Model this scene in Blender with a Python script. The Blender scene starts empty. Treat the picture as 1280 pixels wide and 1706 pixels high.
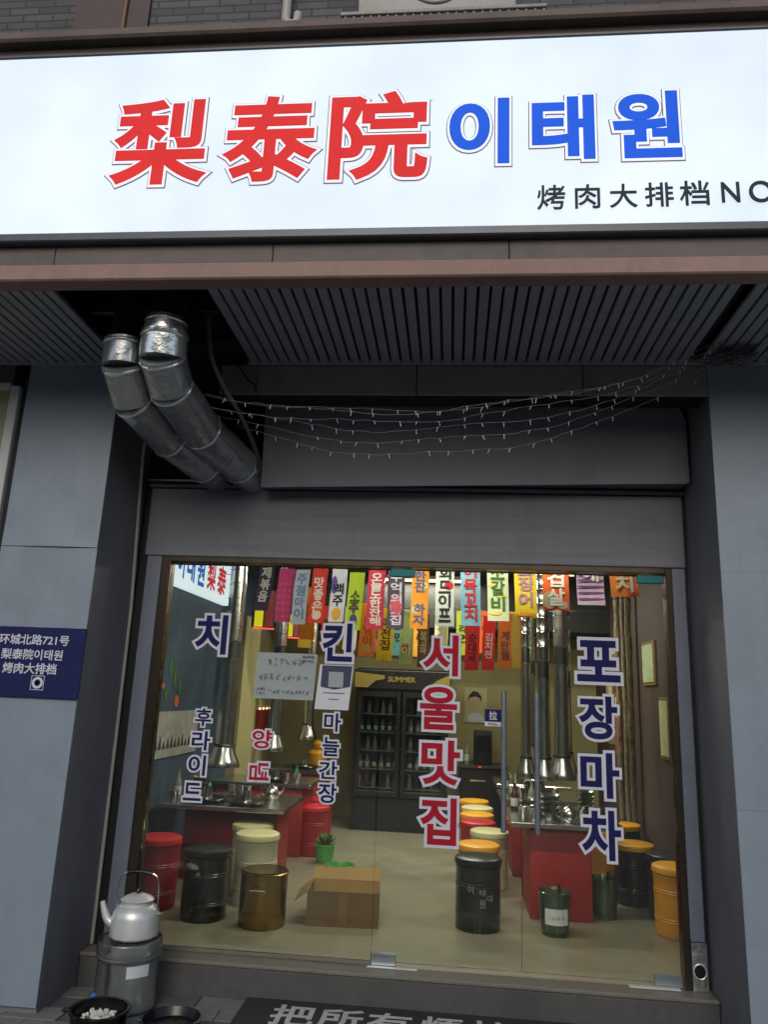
import bpy, bmesh, math, random
from mathutils import Vector, Matrix
R = math.radians
random.seed(7)
scene = bpy.context.scene
col = scene.collection

# ------------------------------------------------------------------ camera
cd = bpy.data.cameras.new('camera'); cam = bpy.data.objects.new('camera', cd); col.objects.link(cam)
yaw, pitch, roll = 0.0968, 0.2396, 0.0417
fw = Vector((-math.sin(yaw)*math.cos(pitch), math.cos(yaw)*math.cos(pitch), math.sin(pitch)))
rt = Vector((math.cos(yaw), math.sin(yaw), 0)); up = rt.cross(fw)
r2 = rt*math.cos(roll) + up*math.sin(roll); u2 = up*math.cos(roll) - rt*math.sin(roll)
mw = Matrix((r2, u2, -fw)).transposed().to_4x4(); mw.translation = Vector((0.2653, -4.6157, 1.6267))
cam.matrix_world = mw
cd.sensor_fit = 'VERTICAL'; cd.sensor_height = 36.0; cd.lens = 36.0*1243.43/1706.0
cd.clip_start = 0.05; cd.clip_end = 2000
scene.camera = cam

# ------------------------------------------------------------------ sky, sun, exposure
SUN = Vector((-0.03, -0.83, 0.55)).normalized()
w = bpy.data.worlds.new('World'); scene.world = w; w.use_nodes = True
nt = w.node_tree; nt.nodes.clear()
sky = nt.nodes.new('ShaderNodeTexSky'); sky.sky_type = 'NISHITA'; sky.sun_disc = False
sky.sun_elevation = math.asin(SUN.z); sky.sun_rotation = math.atan2(SUN.x, SUN.y)
sky.air_density = 1.2; sky.dust_density = 2.2
bg = nt.nodes.new('ShaderNodeBackground'); bg.inputs['Strength'].default_value = 0.115
wo = nt.nodes.new('ShaderNodeOutputWorld')
nt.links.new(sky.outputs[0], bg.inputs[0]); nt.links.new(bg.outputs[0], wo.inputs[0])
sl = bpy.data.lights.new('sun', 'SUN'); sl.energy = 0.6; sl.angle = R(26); sl.color = (.96, .98, 1)
so = bpy.data.objects.new('sun', sl); col.objects.link(so); so.rotation_euler = SUN.to_track_quat('Z', 'Y').to_euler()
so.location = SUN*60
vs = scene.view_settings; scene.display_settings.display_device = 'sRGB'
vs.view_transform = 'Standard'; vs.look = 'None'; vs.gamma = 1; vs.use_curve_mapping = False; vs.exposure = 0.0
cy = scene.cycles; cy.use_denoising = True; cy.max_bounces = 6; cy.transparent_max_bounces = 16
cy.glossy_bounces = 3; cy.diffuse_bounces = 3; cy.use_adaptive_sampling = True; cy.adaptive_threshold = .02; cy.sample_clamp_indirect = 4.0; cy.caustics_reflective = False; cy.caustics_refractive = False

# ------------------------------------------------------------------ materials
def lin(c):
    f = lambda v: (v/255/12.92) if v/255 <= .04045 else ((v/255+.055)/1.055)**2.4
    return (f(c[0]), f(c[1]), f(c[2]), 1)
MATS = {}
def mat(name, c, rough=.5, metal=0, var=.12, scale=6, bump=0, bscale=60, stretch=(1, 1, 1), emit=0, dirt=0, coat=0, cloth=0, streak=0, dent=0):
    """procedural surface: noise-mottled colour, optional fine relief and dirt"""
    if name in MATS: return MATS[name]
    m = bpy.data.materials.new(name); m.use_nodes = True; n = m.node_tree.nodes; l = m.node_tree.links
    b = n['Principled BSDF']; b.inputs['Roughness'].default_value = rough; b.inputs['Metallic'].default_value = metal
    if cloth:
        tr = n.new('ShaderNodeBsdfTranslucent'); ms = n.new('ShaderNodeMixShader'); ms.inputs[0].default_value = .5; l.new(b.outputs[0], ms.inputs[1]); l.new(tr.outputs[0], ms.inputs[2]); l.new(ms.outputs[0], n['Material Output'].inputs[0])
    if coat: b.inputs['Coat Weight'].default_value = coat; b.inputs['Coat Roughness'].default_value = .12
    tc = n.new('ShaderNodeTexCoord'); mp = n.new('ShaderNodeMapping'); mp.inputs['Scale'].default_value = stretch
    l.new(tc.outputs['Object'], mp.inputs[0])
    nz = n.new('ShaderNodeTexNoise'); nz.inputs['Scale'].default_value = scale; nz.inputs['Detail'].default_value = 6
    nz.inputs['Roughness'].default_value = .65
    l.new(mp.outputs[0], nz.inputs[0])
    rp = n.new('ShaderNodeValToRGB'); rp.color_ramp.elements[0].position = .3; rp.color_ramp.elements[1].position = .72
    L = lin(c)
    rp.color_ramp.elements[0].color = tuple(v*(1-var) for v in L[:3])+(1,)
    rp.color_ramp.elements[1].color = tuple(min(1, v*(1+var)) for v in L[:3])+(1,)
    l.new(nz.outputs[0], rp.inputs[0]); out = rp.outputs[0]
    if streak:
        ms_ = n.new('ShaderNodeMapping'); ms_.inputs['Scale'].default_value = (9, 9, .35); l.new(tc.outputs['Object'], ms_.inputs[0])
        sn = n.new('ShaderNodeTexNoise'); sn.inputs['Scale'].default_value = 1.6; sn.inputs['Detail'].default_value = 7; sn.inputs['Roughness'].default_value = .7; l.new(ms_.outputs[0], sn.inputs[0])
        sr = n.new('ShaderNodeValToRGB'); sr.color_ramp.elements[0].position = .32; sr.color_ramp.elements[1].position = .6
        sr.color_ramp.elements[0].color = (1-streak, 1-streak*1.05, 1-streak*1.15, 1); sr.color_ramp.elements[1].color = (1, 1, 1, 1); l.new(sn.outputs[0], sr.inputs[0])
        sx = n.new('ShaderNodeMix'); sx.data_type = 'RGBA'; sx.blend_type = 'MULTIPLY'; sx.inputs['Factor'].default_value = 1; l.new(out, sx.inputs[6]); l.new(sr.outputs[0], sx.inputs[7]); out = sx.outputs[2]
    if dirt:
        d = n.new('ShaderNodeTexNoise'); d.inputs['Scale'].default_value = 2.3; d.inputs['Detail'].default_value = 9; d.inputs['Roughness'].default_value = .75
        l.new(tc.outputs['Object'], d.inputs[0])
        dr = n.new('ShaderNodeValToRGB'); dr.color_ramp.elements[0].position = .52; dr.color_ramp.elements[1].position = .72
        l.new(d.outputs[0], dr.inputs[0])
        mu = n.new('ShaderNodeMath'); mu.operation = 'MULTIPLY'; mu.inputs[1].default_value = dirt; l.new(dr.outputs[0], mu.inputs[0])
        mx = n.new('ShaderNodeMix'); mx.data_type = 'RGBA'; l.new(mu.outputs[0], mx.inputs['Factor'])
        l.new(out, mx.inputs[6]); mx.inputs[7].default_value = (.035, .03, .025, 1); out = mx.outputs[2]
    l.new(out, b.inputs['Base Color'])
    if cloth: l.new(out, tr.inputs[0])
    rr = n.new('ShaderNodeMapRange'); rr.inputs['To Min'].default_value = max(.03, rough-.08); rr.inputs['To Max'].default_value = min(1, rough+.1)
    l.new(nz.outputs[0], rr.inputs[0]); l.new(rr.outputs[0], b.inputs['Roughness'])
    if bump:
        bn = n.new('ShaderNodeTexNoise'); bn.inputs['Scale'].default_value = bscale; bn.inputs['Detail'].default_value = 4
        l.new(mp.outputs[0], bn.inputs[0])
        bu = n.new('ShaderNodeBump'); bu.inputs['Strength'].default_value = bump; bu.inputs['Distance'].default_value = .01
        l.new(bn.outputs[0], bu.inputs['Height']); l.new(bu.outputs[0], b.inputs['Normal'])
    if dent:
        dn_ = n.new('ShaderNodeTexNoise'); dn_.inputs['Scale'].default_value = 2.6; dn_.inputs['Detail'].default_value = 2; l.new(mp.outputs[0], dn_.inputs[0])
        du = n.new('ShaderNodeBump'); du.inputs['Strength'].default_value = dent; du.inputs['Distance'].default_value = .05
        l.new(dn_.outputs[0], du.inputs['Height'])
        if bump: l.new(du.outputs[0], bu.inputs['Normal'])
        else: l.new(du.outputs[0], b.inputs['Normal'])
    if emit:
        l.new(out, b.inputs['Emission Color']); b.inputs['Emission Strength'].default_value = emit
    MATS[name] = m; return m
def mat_glass(name, tint, refl=1.0, haze=0.0, rough=.02, ior=1.5, hcol=(.6, .65, .6, 1), st=None):
    m = bpy.data.materials.new(name); m.use_nodes = True; n = m.node_tree.nodes; l = m.node_tree.links; n.clear()
    o = n.new('ShaderNodeOutputMaterial'); t = n.new('ShaderNodeBsdfTransparent'); t.inputs[0].default_value = tint
    g = n.new('ShaderNodeBsdfGlossy'); g.inputs['Roughness'].default_value = rough
    fr = n.new('ShaderNodeFresnel'); fr.inputs[0].default_value = ior
    mu = n.new('ShaderNodeMath'); mu.operation = 'MULTIPLY'; mu.inputs[1].default_value = refl; l.new(fr.outputs[0], mu.inputs[0])
    d = n.new('ShaderNodeBsdfDiffuse'); d.inputs[0].default_value = hcol
    tc = n.new('ShaderNodeTexCoord'); nz = n.new('ShaderNodeTexNoise'); nz.inputs['Scale'].default_value = 3; nz.inputs['Detail'].default_value = 7
    if st:
        mp = n.new('ShaderNodeMapping'); mp.inputs['Scale'].default_value = st; l.new(tc.outputs['Object'], mp.inputs[0]); l.new(mp.outputs[0], nz.inputs[0])
        cr = n.new('ShaderNodeValToRGB'); cr.color_ramp.elements[0].position = .25; cr.color_ramp.elements[1].position = .75; l.new(nz.outputs[0], cr.inputs[0]); nzo = cr.outputs[0]
    else: l.new(tc.outputs['Object'], nz.inputs[0]); nzo = nz.outputs[0]
    hz = n.new('ShaderNodeMath'); hz.operation = 'MULTIPLY'; hz.inputs[1].default_value = haze*2; l.new(nzo, hz.inputs[0])
    m1 = n.new('ShaderNodeMixShader'); l.new(hz.outputs[0], m1.inputs[0]); l.new(t.outputs[0], m1.inputs[1]); l.new(d.outputs[0], m1.inputs[2])
    m2 = n.new('ShaderNodeMixShader'); l.new(mu.outputs[0], m2.inputs[0]); l.new(m1.outputs[0], m2.inputs[1]); l.new(g.outputs[0], m2.inputs[2])
    l.new(m2.outputs[0], o.inputs[0]); MATS[name] = m; return m
def mat_emit(name, c, s, var=.04, scale=1.5):
    if name in MATS: return MATS[name]
    m = bpy.data.materials.new(name); m.use_nodes = True; n = m.node_tree.nodes; l = m.node_tree.links
    b = n['Principled BSDF']; L = lin(c); b.inputs['Base Color'].default_value = tuple(v*.15 for v in L[:3])+(1,); b.inputs['Roughness'].default_value = .6; b.inputs['Specular IOR Level'].default_value = .15
    tc = n.new('ShaderNodeTexCoord'); nz = n.new('ShaderNodeTexNoise'); nz.inputs['Scale'].default_value = scale; nz.inputs['Detail'].default_value = 3
    l.new(tc.outputs['Object'], nz.inputs[0]); rp = n.new('ShaderNodeValToRGB')
    rp.color_ramp.elements[0].position = .3; rp.color_ramp.elements[1].position = .7
    rp.color_ramp.elements[0].color = tuple(v*(1-var) for v in L[:3])+(1,); rp.color_ramp.elements[1].color = tuple(v*(1+var) for v in L[:3])+(1,)
    l.new(nz.outputs[0], rp.inputs[0]); l.new(rp.outputs[0], b.inputs['Emission Color']); b.inputs['Emission Strength'].default_value = s
    MATS[name] = m; return m
def mat_brick(name, c1, c2, cm, bw, bh, mortar=.008, axes='XZ', rough=.8, sq=0.5):
    m = bpy.data.materials.new(name); m.use_nodes = True; n = m.node_tree.nodes; l = m.node_tree.links; b = n['Principled BSDF']
    tc = n.new('ShaderNodeTexCoord'); sp = n.new('ShaderNodeSeparateXYZ'); cb = n.new('ShaderNodeCombineXYZ'); l.new(tc.outputs['Object'], sp.inputs[0])
    l.new(sp.outputs[axes[0]], cb.inputs[0]); l.new(sp.outputs[axes[1]], cb.inputs[1])
    br = n.new('ShaderNodeTexBrick'); l.new(cb.outputs[0], br.inputs[0]); br.inputs['Scale'].default_value = 1
    br.inputs['Brick Width'].default_value = bw; br.inputs['Row Height'].default_value = bh; br.inputs['Mortar Size'].default_value = mortar
    br.inputs['Color1'].default_value = lin(c1); br.inputs['Color2'].default_value = lin(c2); br.inputs['Mortar'].default_value = lin(cm); br.offset = sq
    nz = n.new('ShaderNodeTexNoise'); nz.inputs['Scale'].default_value = 1.4; nz.inputs['Detail'].default_value = 8; l.new(tc.outputs['Object'], nz.inputs[0])
    mx = n.new('ShaderNodeMix'); mx.data_type = 'RGBA'; mx.blend_type = 'MULTIPLY'; mx.inputs['Factor'].default_value = .6
    rp = n.new('ShaderNodeValToRGB'); rp.color_ramp.elements[0].position = .35; rp.color_ramp.elements[0].color = (.45, .43, .4, 1); rp.color_ramp.elements[1].position = .65
    l.new(nz.outputs[0], rp.inputs[0]); l.new(br.outputs[0], mx.inputs[6]); l.new(rp.outputs[0], mx.inputs[7]); l.new(mx.outputs[2], b.inputs['Base Color'])
    b.inputs['Roughness'].default_value = rough
    bu = n.new('ShaderNodeBump'); bu.inputs['Strength'].default_value = .5; bu.inputs['Distance'].default_value = .006; bu.invert = True
    l.new(br.outputs['Fac'], bu.inputs['Height']); l.new(bu.outputs[0], b.inputs['Normal']); MATS[name] = m; return m

# ------------------------------------------------------------------ mesh helpers
class MB:
    def __init__(s, o=(0, 0, 0)): s.v = []; s.f = []; s.o = Vector(o)
    def add(s, vs, fs):
        k = len(s.v); s.v += [tuple(p) for p in vs]; s.f += [tuple(i+k for i in f) for f in fs]; return s
    def box(s, x0, x1, y0, y1, z0, z1):
        return s.add([(x0,y0,z0),(x1,y0,z0),(x1,y1,z0),(x0,y1,z0),(x0,y0,z1),(x1,y0,z1),(x1,y1,z1),(x0,y1,z1)],
                     [(0,3,2,1),(4,5,6,7),(0,1,5,4),(1,2,6,5),(2,3,7,6),(3,0,4,7)])
    def bbox(s, x0, x1, y0, y1, z0, z1, b=.004, seg=1):
        bm = bmesh.new(); bmesh.ops.create_cube(bm, size=1)
        for v in bm.verts: v.co = Vector(((x0+x1)/2+v.co.x*(x1-x0), (y0+y1)/2+v.co.y*(y1-y0), (z0+z1)/2+v.co.z*(z1-z0)))
        bmesh.ops.bevel(bm, geom=bm.edges[:], offset=b, segments=seg, affect='EDGES', profile=.5)
        bm.verts.index_update()
        s.add([v.co for v in bm.verts], [[v.index for v in f.verts] for f in bm.faces]); bm.free(); return s
    def lathe(s, prof, n=24, c=(0, 0, 0), closed_ends=True):
        """prof: list of (r, z)"""
        k = len(s.v); m = len(prof)
        for r, z in prof:
            for i in range(n):
                a = 2*math.pi*i/n; s.v.append((c[0]+r*math.cos(a), c[1]+r*math.sin(a), c[2]+z))
        for j in range(m-1):
            for i in range(n):
                i2 = (i+1) % n; s.f.append((k+j*n+i, k+j*n+i2, k+(j+1)*n+i2, k+(j+1)*n+i))
        if closed_ends:
            s.f.append(tuple(k+i for i in range(n))[::-1]); s.f.append(tuple(k+(m-1)*n+i for i in range(n)))
        return s
    def tube(s, pts, r, n=10, caps=True):
        pts = [Vector(p) for p in pts]; k = len(s.v); m = len(pts); rs = r if isinstance(r, (list, tuple)) else [r]*m
        ref = None
        for j, p in enumerate(pts):
            t = (pts[min(j+1, m-1)]-pts[max(j-1, 0)]).normalized()
            if ref is None: ref = t.cross(Vector((0, 0, 1)) if abs(t.z) < .9 else Vector((1, 0, 0))).normalized()
            ref = (ref - t*ref.dot(t)).normalized(); b = t.cross(ref)
            for i in range(n):
                a = 2*math.pi*i/n; s.v.append(tuple(p + (ref*math.cos(a)+b*math.sin(a))*rs[j]))
        for j in range(m-1):
            for i in range(n):
                i2 = (i+1) % n; s.f.append((k+j*n+i, k+j*n+i2, k+(j+1)*n+i2, k+(j+1)*n+i))
        if caps:
            s.f.append(tuple(k+i for i in range(n))[::-1]); s.f.append(tuple(k+(m-1)*n+i for i in range(n)))
        return s
    def prism(s, poly, d0, d1, plane='XZ'):
        """extrude a polygon given in the named plane along the third axis"""
        n = len(poly); P = {'XZ': lambda a, b, d: (a, d, b), 'YZ': lambda a, b, d: (d, a, b), 'XY': lambda a, b, d: (a, b, d)}[plane]
        vs = [P(a, b, d0) for a, b in poly]+[P(a, b, d1) for a, b in poly]
        fs = [tuple(range(n)), tuple(range(2*n-1, n-1, -1))]+[(i, i+n, (i+1) % n+n, (i+1) % n) for i in range(n)]
        return s.add(vs, fs)
    def build(s, name, m, parent=None, smooth=True, ang=35):
        me = bpy.data.meshes.new(name); me.from_pydata([(x-s.o.x, y-s.o.y, z-s.o.z) for x, y, z in s.v], [], s.f)
        bm = bmesh.new(); bm.from_mesh(me); bmesh.ops.recalc_face_normals(bm, faces=bm.faces[:]); bm.to_mesh(me); bm.free()
        me.materials.append(MATS[m] if isinstance(m, str) else m)
        if smooth:
            me.polygons.foreach_set('use_smooth', [True]*len(me.polygons)); me.set_sharp_from_angle(angle=R(ang))
        o = bpy.data.objects.new(name, me); col.objects.link(o)
        if parent: o.parent = parent
        else: o.location = s.o
        return o
def tag(o, label=None, cat=None, group=None, kind=None):
    if label: o['label'] = label
    if cat: o['category'] = cat
    if group: o['group'] = group
    if kind: o['kind'] = kind
    return o
def thing(name, loc, label, cat, group=None, rz=0):
    o = bpy.data.objects.new(name, None); col.objects.link(o); o.location = loc; o.rotation_euler[2] = rz; o.empty_display_size = .1
    return tag(o, label, cat, group)
def copy_tree(o, loc, label=None, rz=None):
    c = o.copy(); col.objects.link(c); c.location = loc
    if rz is not None: c.rotation_euler[2] = rz
    if label: c['label'] = label
    for ch in list(o.children):
        d = ch.copy(); col.objects.link(d); d.parent = c
        for g in list(ch.children):
            e = g.copy(); col.objects.link(e); e.parent = d
    return c
# ---- lettering: real raised glyphs taken from Blender's built-in font
_G = {}
def glyph(t, dil=0.0, res=3):
    k = (t, round(dil, 4), res)
    if k not in _G:
        cu = bpy.data.curves.new('glyph', 'FONT'); cu.body = t; cu.resolution_u = res
        if dil > 0: cu.bevel_depth = dil; cu.bevel_resolution = 1
        else: cu.extrude = .01
        o = bpy.data.objects.new('glyph', cu); col.objects.link(o)
        me = bpy.data.meshes.new_from_object(o)
        V = [tuple(v.co) for v in me.vertices]; F = [tuple(p.vertices) for p in me.polygons]
        bpy.data.objects.remove(o); bpy.data.curves.remove(cu); bpy.data.meshes.remove(me)
        zm = max((abs(v[2]) for v in V), default=1) or 1
        _G[k] = ([(x, y, z/zm) for x, y, z in V], F)
    return _G[k]
def glyph_into(mb, t, rect, base, dil, thick, frame, res=3, rot=0):
    """fit glyph t so that its shape dilated by base fills rect=(u0,u1,v0,v1); add it dilated by dil; frame(u,v,w)->xyz"""
    def rotp(x, y): return (x, y) if not rot else (y, -x)
    B = [rotp(v[0], v[1]) for v in glyph(t, base, res)[0]]
    bx0, bx1 = min(p[0] for p in B), max(p[0] for p in B); by0, by1 = min(p[1] for p in B), max(p[1] for p in B)
    u0, u1, v0, v1 = rect; sx = (u1-u0)/(bx1-bx0); sy = (v1-v0)/(by1-by0)
    V, F = glyph(t, dil, res); out = []
    for x, y, z in V:
        x, y = rotp(x, y); out.append(frame(u0+(x-bx0)*sx, v0+(y-by0)*sy, z*thick/2))
    mb.add(out, F)
def front(y): return lambda u, v, q: (u, y-q, v)

# colours of the place
mat('panel_grey', (142, 154, 166), .38, 0, .06, 2.5, .04, 40, dirt=.16, streak=.06, dent=.10)
mat('reveal_grey', (126, 127, 134), .55, 0, .10, 4, .05, 30, stretch=(1, 1, .25), dirt=.25, streak=.12, dent=.1)
mat('header_grey', (124, 126, 134), .5, 0, .07, 3, .05, 25, stretch=(.2, 1, 3), dirt=.2, streak=.07, dent=.2)
mat('board_grey', (138, 139, 146), .5, 0, .08, 3, .04, 30, dirt=.2, streak=.08, dent=.2)
mat('rail_grey', (120, 126, 140), .4, .2, .08, 6, 0, 20)
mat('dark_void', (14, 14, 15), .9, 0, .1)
mat('black_rubber', (20, 20, 22), .6, 0, .1)
mat('brown_steel', (84, 76, 64), .28, .75, .14, 9, .03, 60, stretch=(1, 1, .1))
mat('pink_stone', (158, 128, 118), .7, 0, .15, 9, .08, 80, dirt=.35)
mat('band_stone', (112, 104, 100), .7, 0, .12, 8, .1, 70, dirt=.35)
mat('sign_frame', (86, 88, 92), .4, .3, .1, 7)
mat('cornice_brown', (78, 64, 60), .6, 0, .18, 6, .1, 50, dirt=.3)
mat('cornice_lip', (112, 98, 92), .7, 0, .15, 8, .1, 60, dirt=.35)
mat('slat_grey', (152, 156, 164), .5, 0, .12, 8)
mat('tile_grey', (142, 139, 132), .6, 0, .12, 5, .08, 40, dirt=.3)
mat('galvanised', (186, 190, 192), .2, .75, .16, 22, .35, 20, dirt=.1, dent=.45)
mat('galvanised_highlight', (240, 243, 243), .16, .85, .1, 22, .35, 20, dent=.45)  # lighter copy of galvanised; sky highlight on the top collar put into colour
mat('foil_wrinkled', (176, 178, 180), .35, .8, .15, 12, .9, 22)
mat('cable_black', (24, 24, 24), .6)
mat('cable_grey', (88, 86, 80), .7)
mat('lamp_wire', (150, 150, 148), .4, 0, .05)
mat('lamp_bulb', (226, 227, 226), .25, 0, .05)
mat('white_plastic', (205, 206, 204), .45, 0, .05)
mat('pvc_old', (176, 172, 166), .5, 0, .1, 8, dirt=.2)
mat('pave', (118, 118, 116), .85, 0, .22, 10, .25, 90, dirt=.4)
mat('pave_dark', (92, 92, 90), .85, 0, .22, 10, .25, 90, dirt=.4)
mat('step_stone', (84, 84, 82), .7, 0, .16, 9, .15, 70, dirt=.45)
mat('step_top', (118, 115, 104), .5, 0, .12, 9, .06, 60, dirt=.3)
mat('mat_rubber', (46, 48, 47), .85, 0, .2, 30, .5, 260)
mat('mat_paint', (196, 196, 190), .7, 0, .14, 20, dirt=.3)
mat('floor_tile', (131, 127, 108), .3, 0, .2, 2.2, .02, 20, dirt=.35)
mat('wall_olive', (168, 159, 112), .8, 0, .10, 4, .05, 40)
mat('wall_blue', (46, 66, 84), .7, 0, .35, 2.2, .05, 30, stretch=(1, 1, .4))
mat('wall_brown', (64, 48, 40), .7, 0, .25, 5, .1, 40, stretch=(1, 1, .2))
mat('ceiling_black', (26, 25, 24), .8, 0, .1)
mat('mural_grey', (150, 148, 142), .7, 0, .28, 9)
mat('steel', (200, 200, 194), .22, 1, .08, 14, .02, 60)
mat('steel_dark', (90, 90, 88), .35, .9, .12, 14)
mat('table_red', (158, 40, 38), .45, 0, .12, 5, .04, 40, dirt=.12)
mat('brass', (150, 124, 70), .2, 1, .14, 9, .02, 40, stretch=(1, 1, .2))
mat('cushion_yellow', (226, 160, 24), .4, 0, .08, 9)
mat('cushion_cream', (208, 202, 150), .42, 0, .06, 9)
mat('cushion_red', (186, 28, 36), .38, 0, .08, 9)
mat('cushion_black', (26, 26, 27), .3, 0, .1, 9)
mat('drum_yellow', (214, 146, 30), .4, 0, .12, 9, dirt=.1)
mat('drum_cream', (196, 190, 164), .45, 0, .1, 9, dirt=.12)
mat('drum_red', (146, 26, 34), .38, 0, .12, 9, dirt=.1)
mat('drum_black', (19, 20, 19), .3, 0, .1, 9, coat=.3)
mat('drum_print', (150, 148, 140), .5, 0, .2, 20)
mat('card', (118, 94, 64), .85, 0, .08, 12, .05, 120, stretch=(1, 1, 6))
mat('card_inside', (172, 138, 86), .85, 0, .08, 12, .05, 120)
mat('green_plastic', (76, 150, 66), .3, 0, .15, 8)
mat('green_leaf', (60, 104, 44), .5, 0, .3, 20)
mat('fridge_black', (13, 14, 14), .5, 0, .12)
mat('shelf_wire', (186, 186, 176), .4, .6, .1)
mat('bottle_green', (46, 104, 58), .12, 0, .1)
mat('bottle_brown', (84, 50, 26), .12, 0, .1)
mat('bottle_clear', (150, 152, 138), .12, 0, .1)
mat('paper_white', (216, 220, 224), .75, 0, .04, 8, .05, 30)
mat('paper_aged', (164, 174, 172), .8, 0, .06, 8, .1, 20)
mat('ink_black', (36, 36, 40), .8)
mat('ink_faint', (120, 124, 132), .8)
mat('vinyl_white', (214, 216, 226), .7, 0, .03)
mat('vinyl_navy', (16, 20, 84), .85, 0, .06)
mat('vinyl_red', (172, 16, 42), .85, 0, .06)
mat('plate_blue', (8, 18, 82), .75, 0, .08, 4)
mat('clip_steel', (178, 190, 198), .3, .85, .08, 12, .02, 60)
mat('clip_teal', (40, 112, 120), .35, .5, .1)
mat('aluminium', (222, 225, 222), .36, .4, .08, 10, .06, 30)
mat('black_enamel', (16, 16, 17), .25, 0, .15)
mat('popcorn', (214, 210, 200), .8, 0, .1, 40)
mat('blue_plastic', (60, 110, 190), .4)
mat('wood_bark', (112, 98, 76), .85, 0, .85, 26, .8, 40, stretch=(1, 1, .45))
mat('frame_wood', (120, 92, 52), .5, 0, .2, 12)
mat('poster_cream', (190, 184, 140), .6, 0, .12, 10)
mat('poster_green', (170, 182, 140), .6, 0, .3, 22)
mat('skin_print', (196, 176, 136), .7, 0, .06)
mat('hair_print', (40, 32, 26), .7)
mat('window_beige', (168, 160, 128), .35, 0, .1, 3)
mat('ac_white', (176, 174, 166), .5, 0, .1, 8, dirt=.3)
mat('rack_iron', (150, 148, 146), .6, .2, .2, 20, dirt=.3)
mat_glass('door_glass', (.93, .95, .92, 1), 1.1, .007, .01, 1.5, (.6, .65, .6, 1), (1.6, 1.6, .35))
mat_glass('jar_plastic', (.96, .98, .97, 1), 1.5, .10, .04, 1.5, (.9, .95, .95, 1), (3.2, 3.2, .12))  # pale vertical reflections put into the colour as haze bands
mat_glass('vase_glass', (.55, .68, .52, 1), 1.3, .12, .05, 1.5, (.35, .5, .35, 1))
mat_glass('fridge_glass', (.92, .95, .92, 1), .8, .0, .02)
mat_brick('wall_tiles_outside', (104, 104, 108), (84, 84, 88), (70, 69, 70), .22, .062, .007)
mat_brick('pave_far', (138, 137, 134), (124, 124, 121), (84, 83, 80), .3, .15, .006, 'XY')

# ================================================================== SETTING
g = MB().add([(-300, -300, -.02), (300, -300, -.02), (300, -.14, -.02), (-300, -.14, -.02)], [(0, 1, 2, 3)]).build('ground', 'pave_far', smooth=False)
tag(g, kind='structure')
pv = tag(MB((-.5, -.8, 0)).box(-3.0, 3.0, -1.5, -.141, -.018, -.012).build('pavement', 'dark_void'), kind='structure')
pm = []
for i in range(3):
    b = MB().bbox(-.147, .147, -.072, .072, -.03, 0, .004); pm.append(b.build('paving_slab', 'pave' if i else 'pave_dark', pv).data)
    bpy.data.objects.remove(bpy.data.objects['paving_slab'])
for j in range(8):
    for i in range(-9, 10):
        x = i*.3+(.15 if j % 2 else 0); y = -.222-j*.15
        if abs(x) > 2.7: continue
        o = bpy.data.objects.new('paving_slab', random.choice(pm)); col.objects.link(o); o.parent = pv
        o.location = (x+.5, y+.8, random.uniform(-.006, .001)); o.rotation_euler = (random.uniform(-.008, .008), random.uniform(-.008, .008), random.uniform(-.006, .006))

# shop interior shell
tag(MB().box(-2.05, 2.05, .02, 5.05, -.1, .158).build('shop_floor', 'floor_tile'), kind='structure')
tag(MB().box(-2.3, 2.3, 5.05, 5.25, 0, 3.2).build('back_wall', 'wall_olive'), kind='structure')
tag(MB().box(-2.25, -2.05, .16, 5.05, 0, 3.2).build('wall_left', 'wall_blue'), kind='structure')
tag(MB().box(2.05, 2.25, .16, 5.05, 0, 3.2).build('wall_right', 'wall_brown'), kind='structure')
tag(MB().box(-2.3, 2.3, .16, 5.25, 3.02, 3.2).build('ceiling', 'ceiling_black'), kind='structure')
tag(MB().box(-2.05, 2.05, 4.1, 5.05, 2.40, 3.02).build('ceiling_bulkhead', 'ceiling_black'), kind='structure')
tag(MB().box(-2.05, -1.95, 3.35, 5.05, .158, 2.399).build('inner_wall', 'wall_olive'), kind='structure')

# building above and beside the shop front
t = thing('building', (0, 3, 3.5), 'grey tiled building wall above the white shop sign', 'building')
MB(t.location).box(-9, 9, -.54, 6, 3.62, 9).build('upper_wall', 'wall_tiles_outside', t, smooth=False)
MB(t.location).box(-2.46, -1.92, -.565, -.541, 5.3, 9).build('dark_wall_panel', 'cornice_brown', t)
MB(t.location).box(-9, -2.5, -.50, 6, -.1, 3.62).build('side_wall', 'band_stone', t)
MB(t.location).box(4.502, 9, -.50, 6, -.1, 3.615).build('side_wall', 'band_stone', t)

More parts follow.
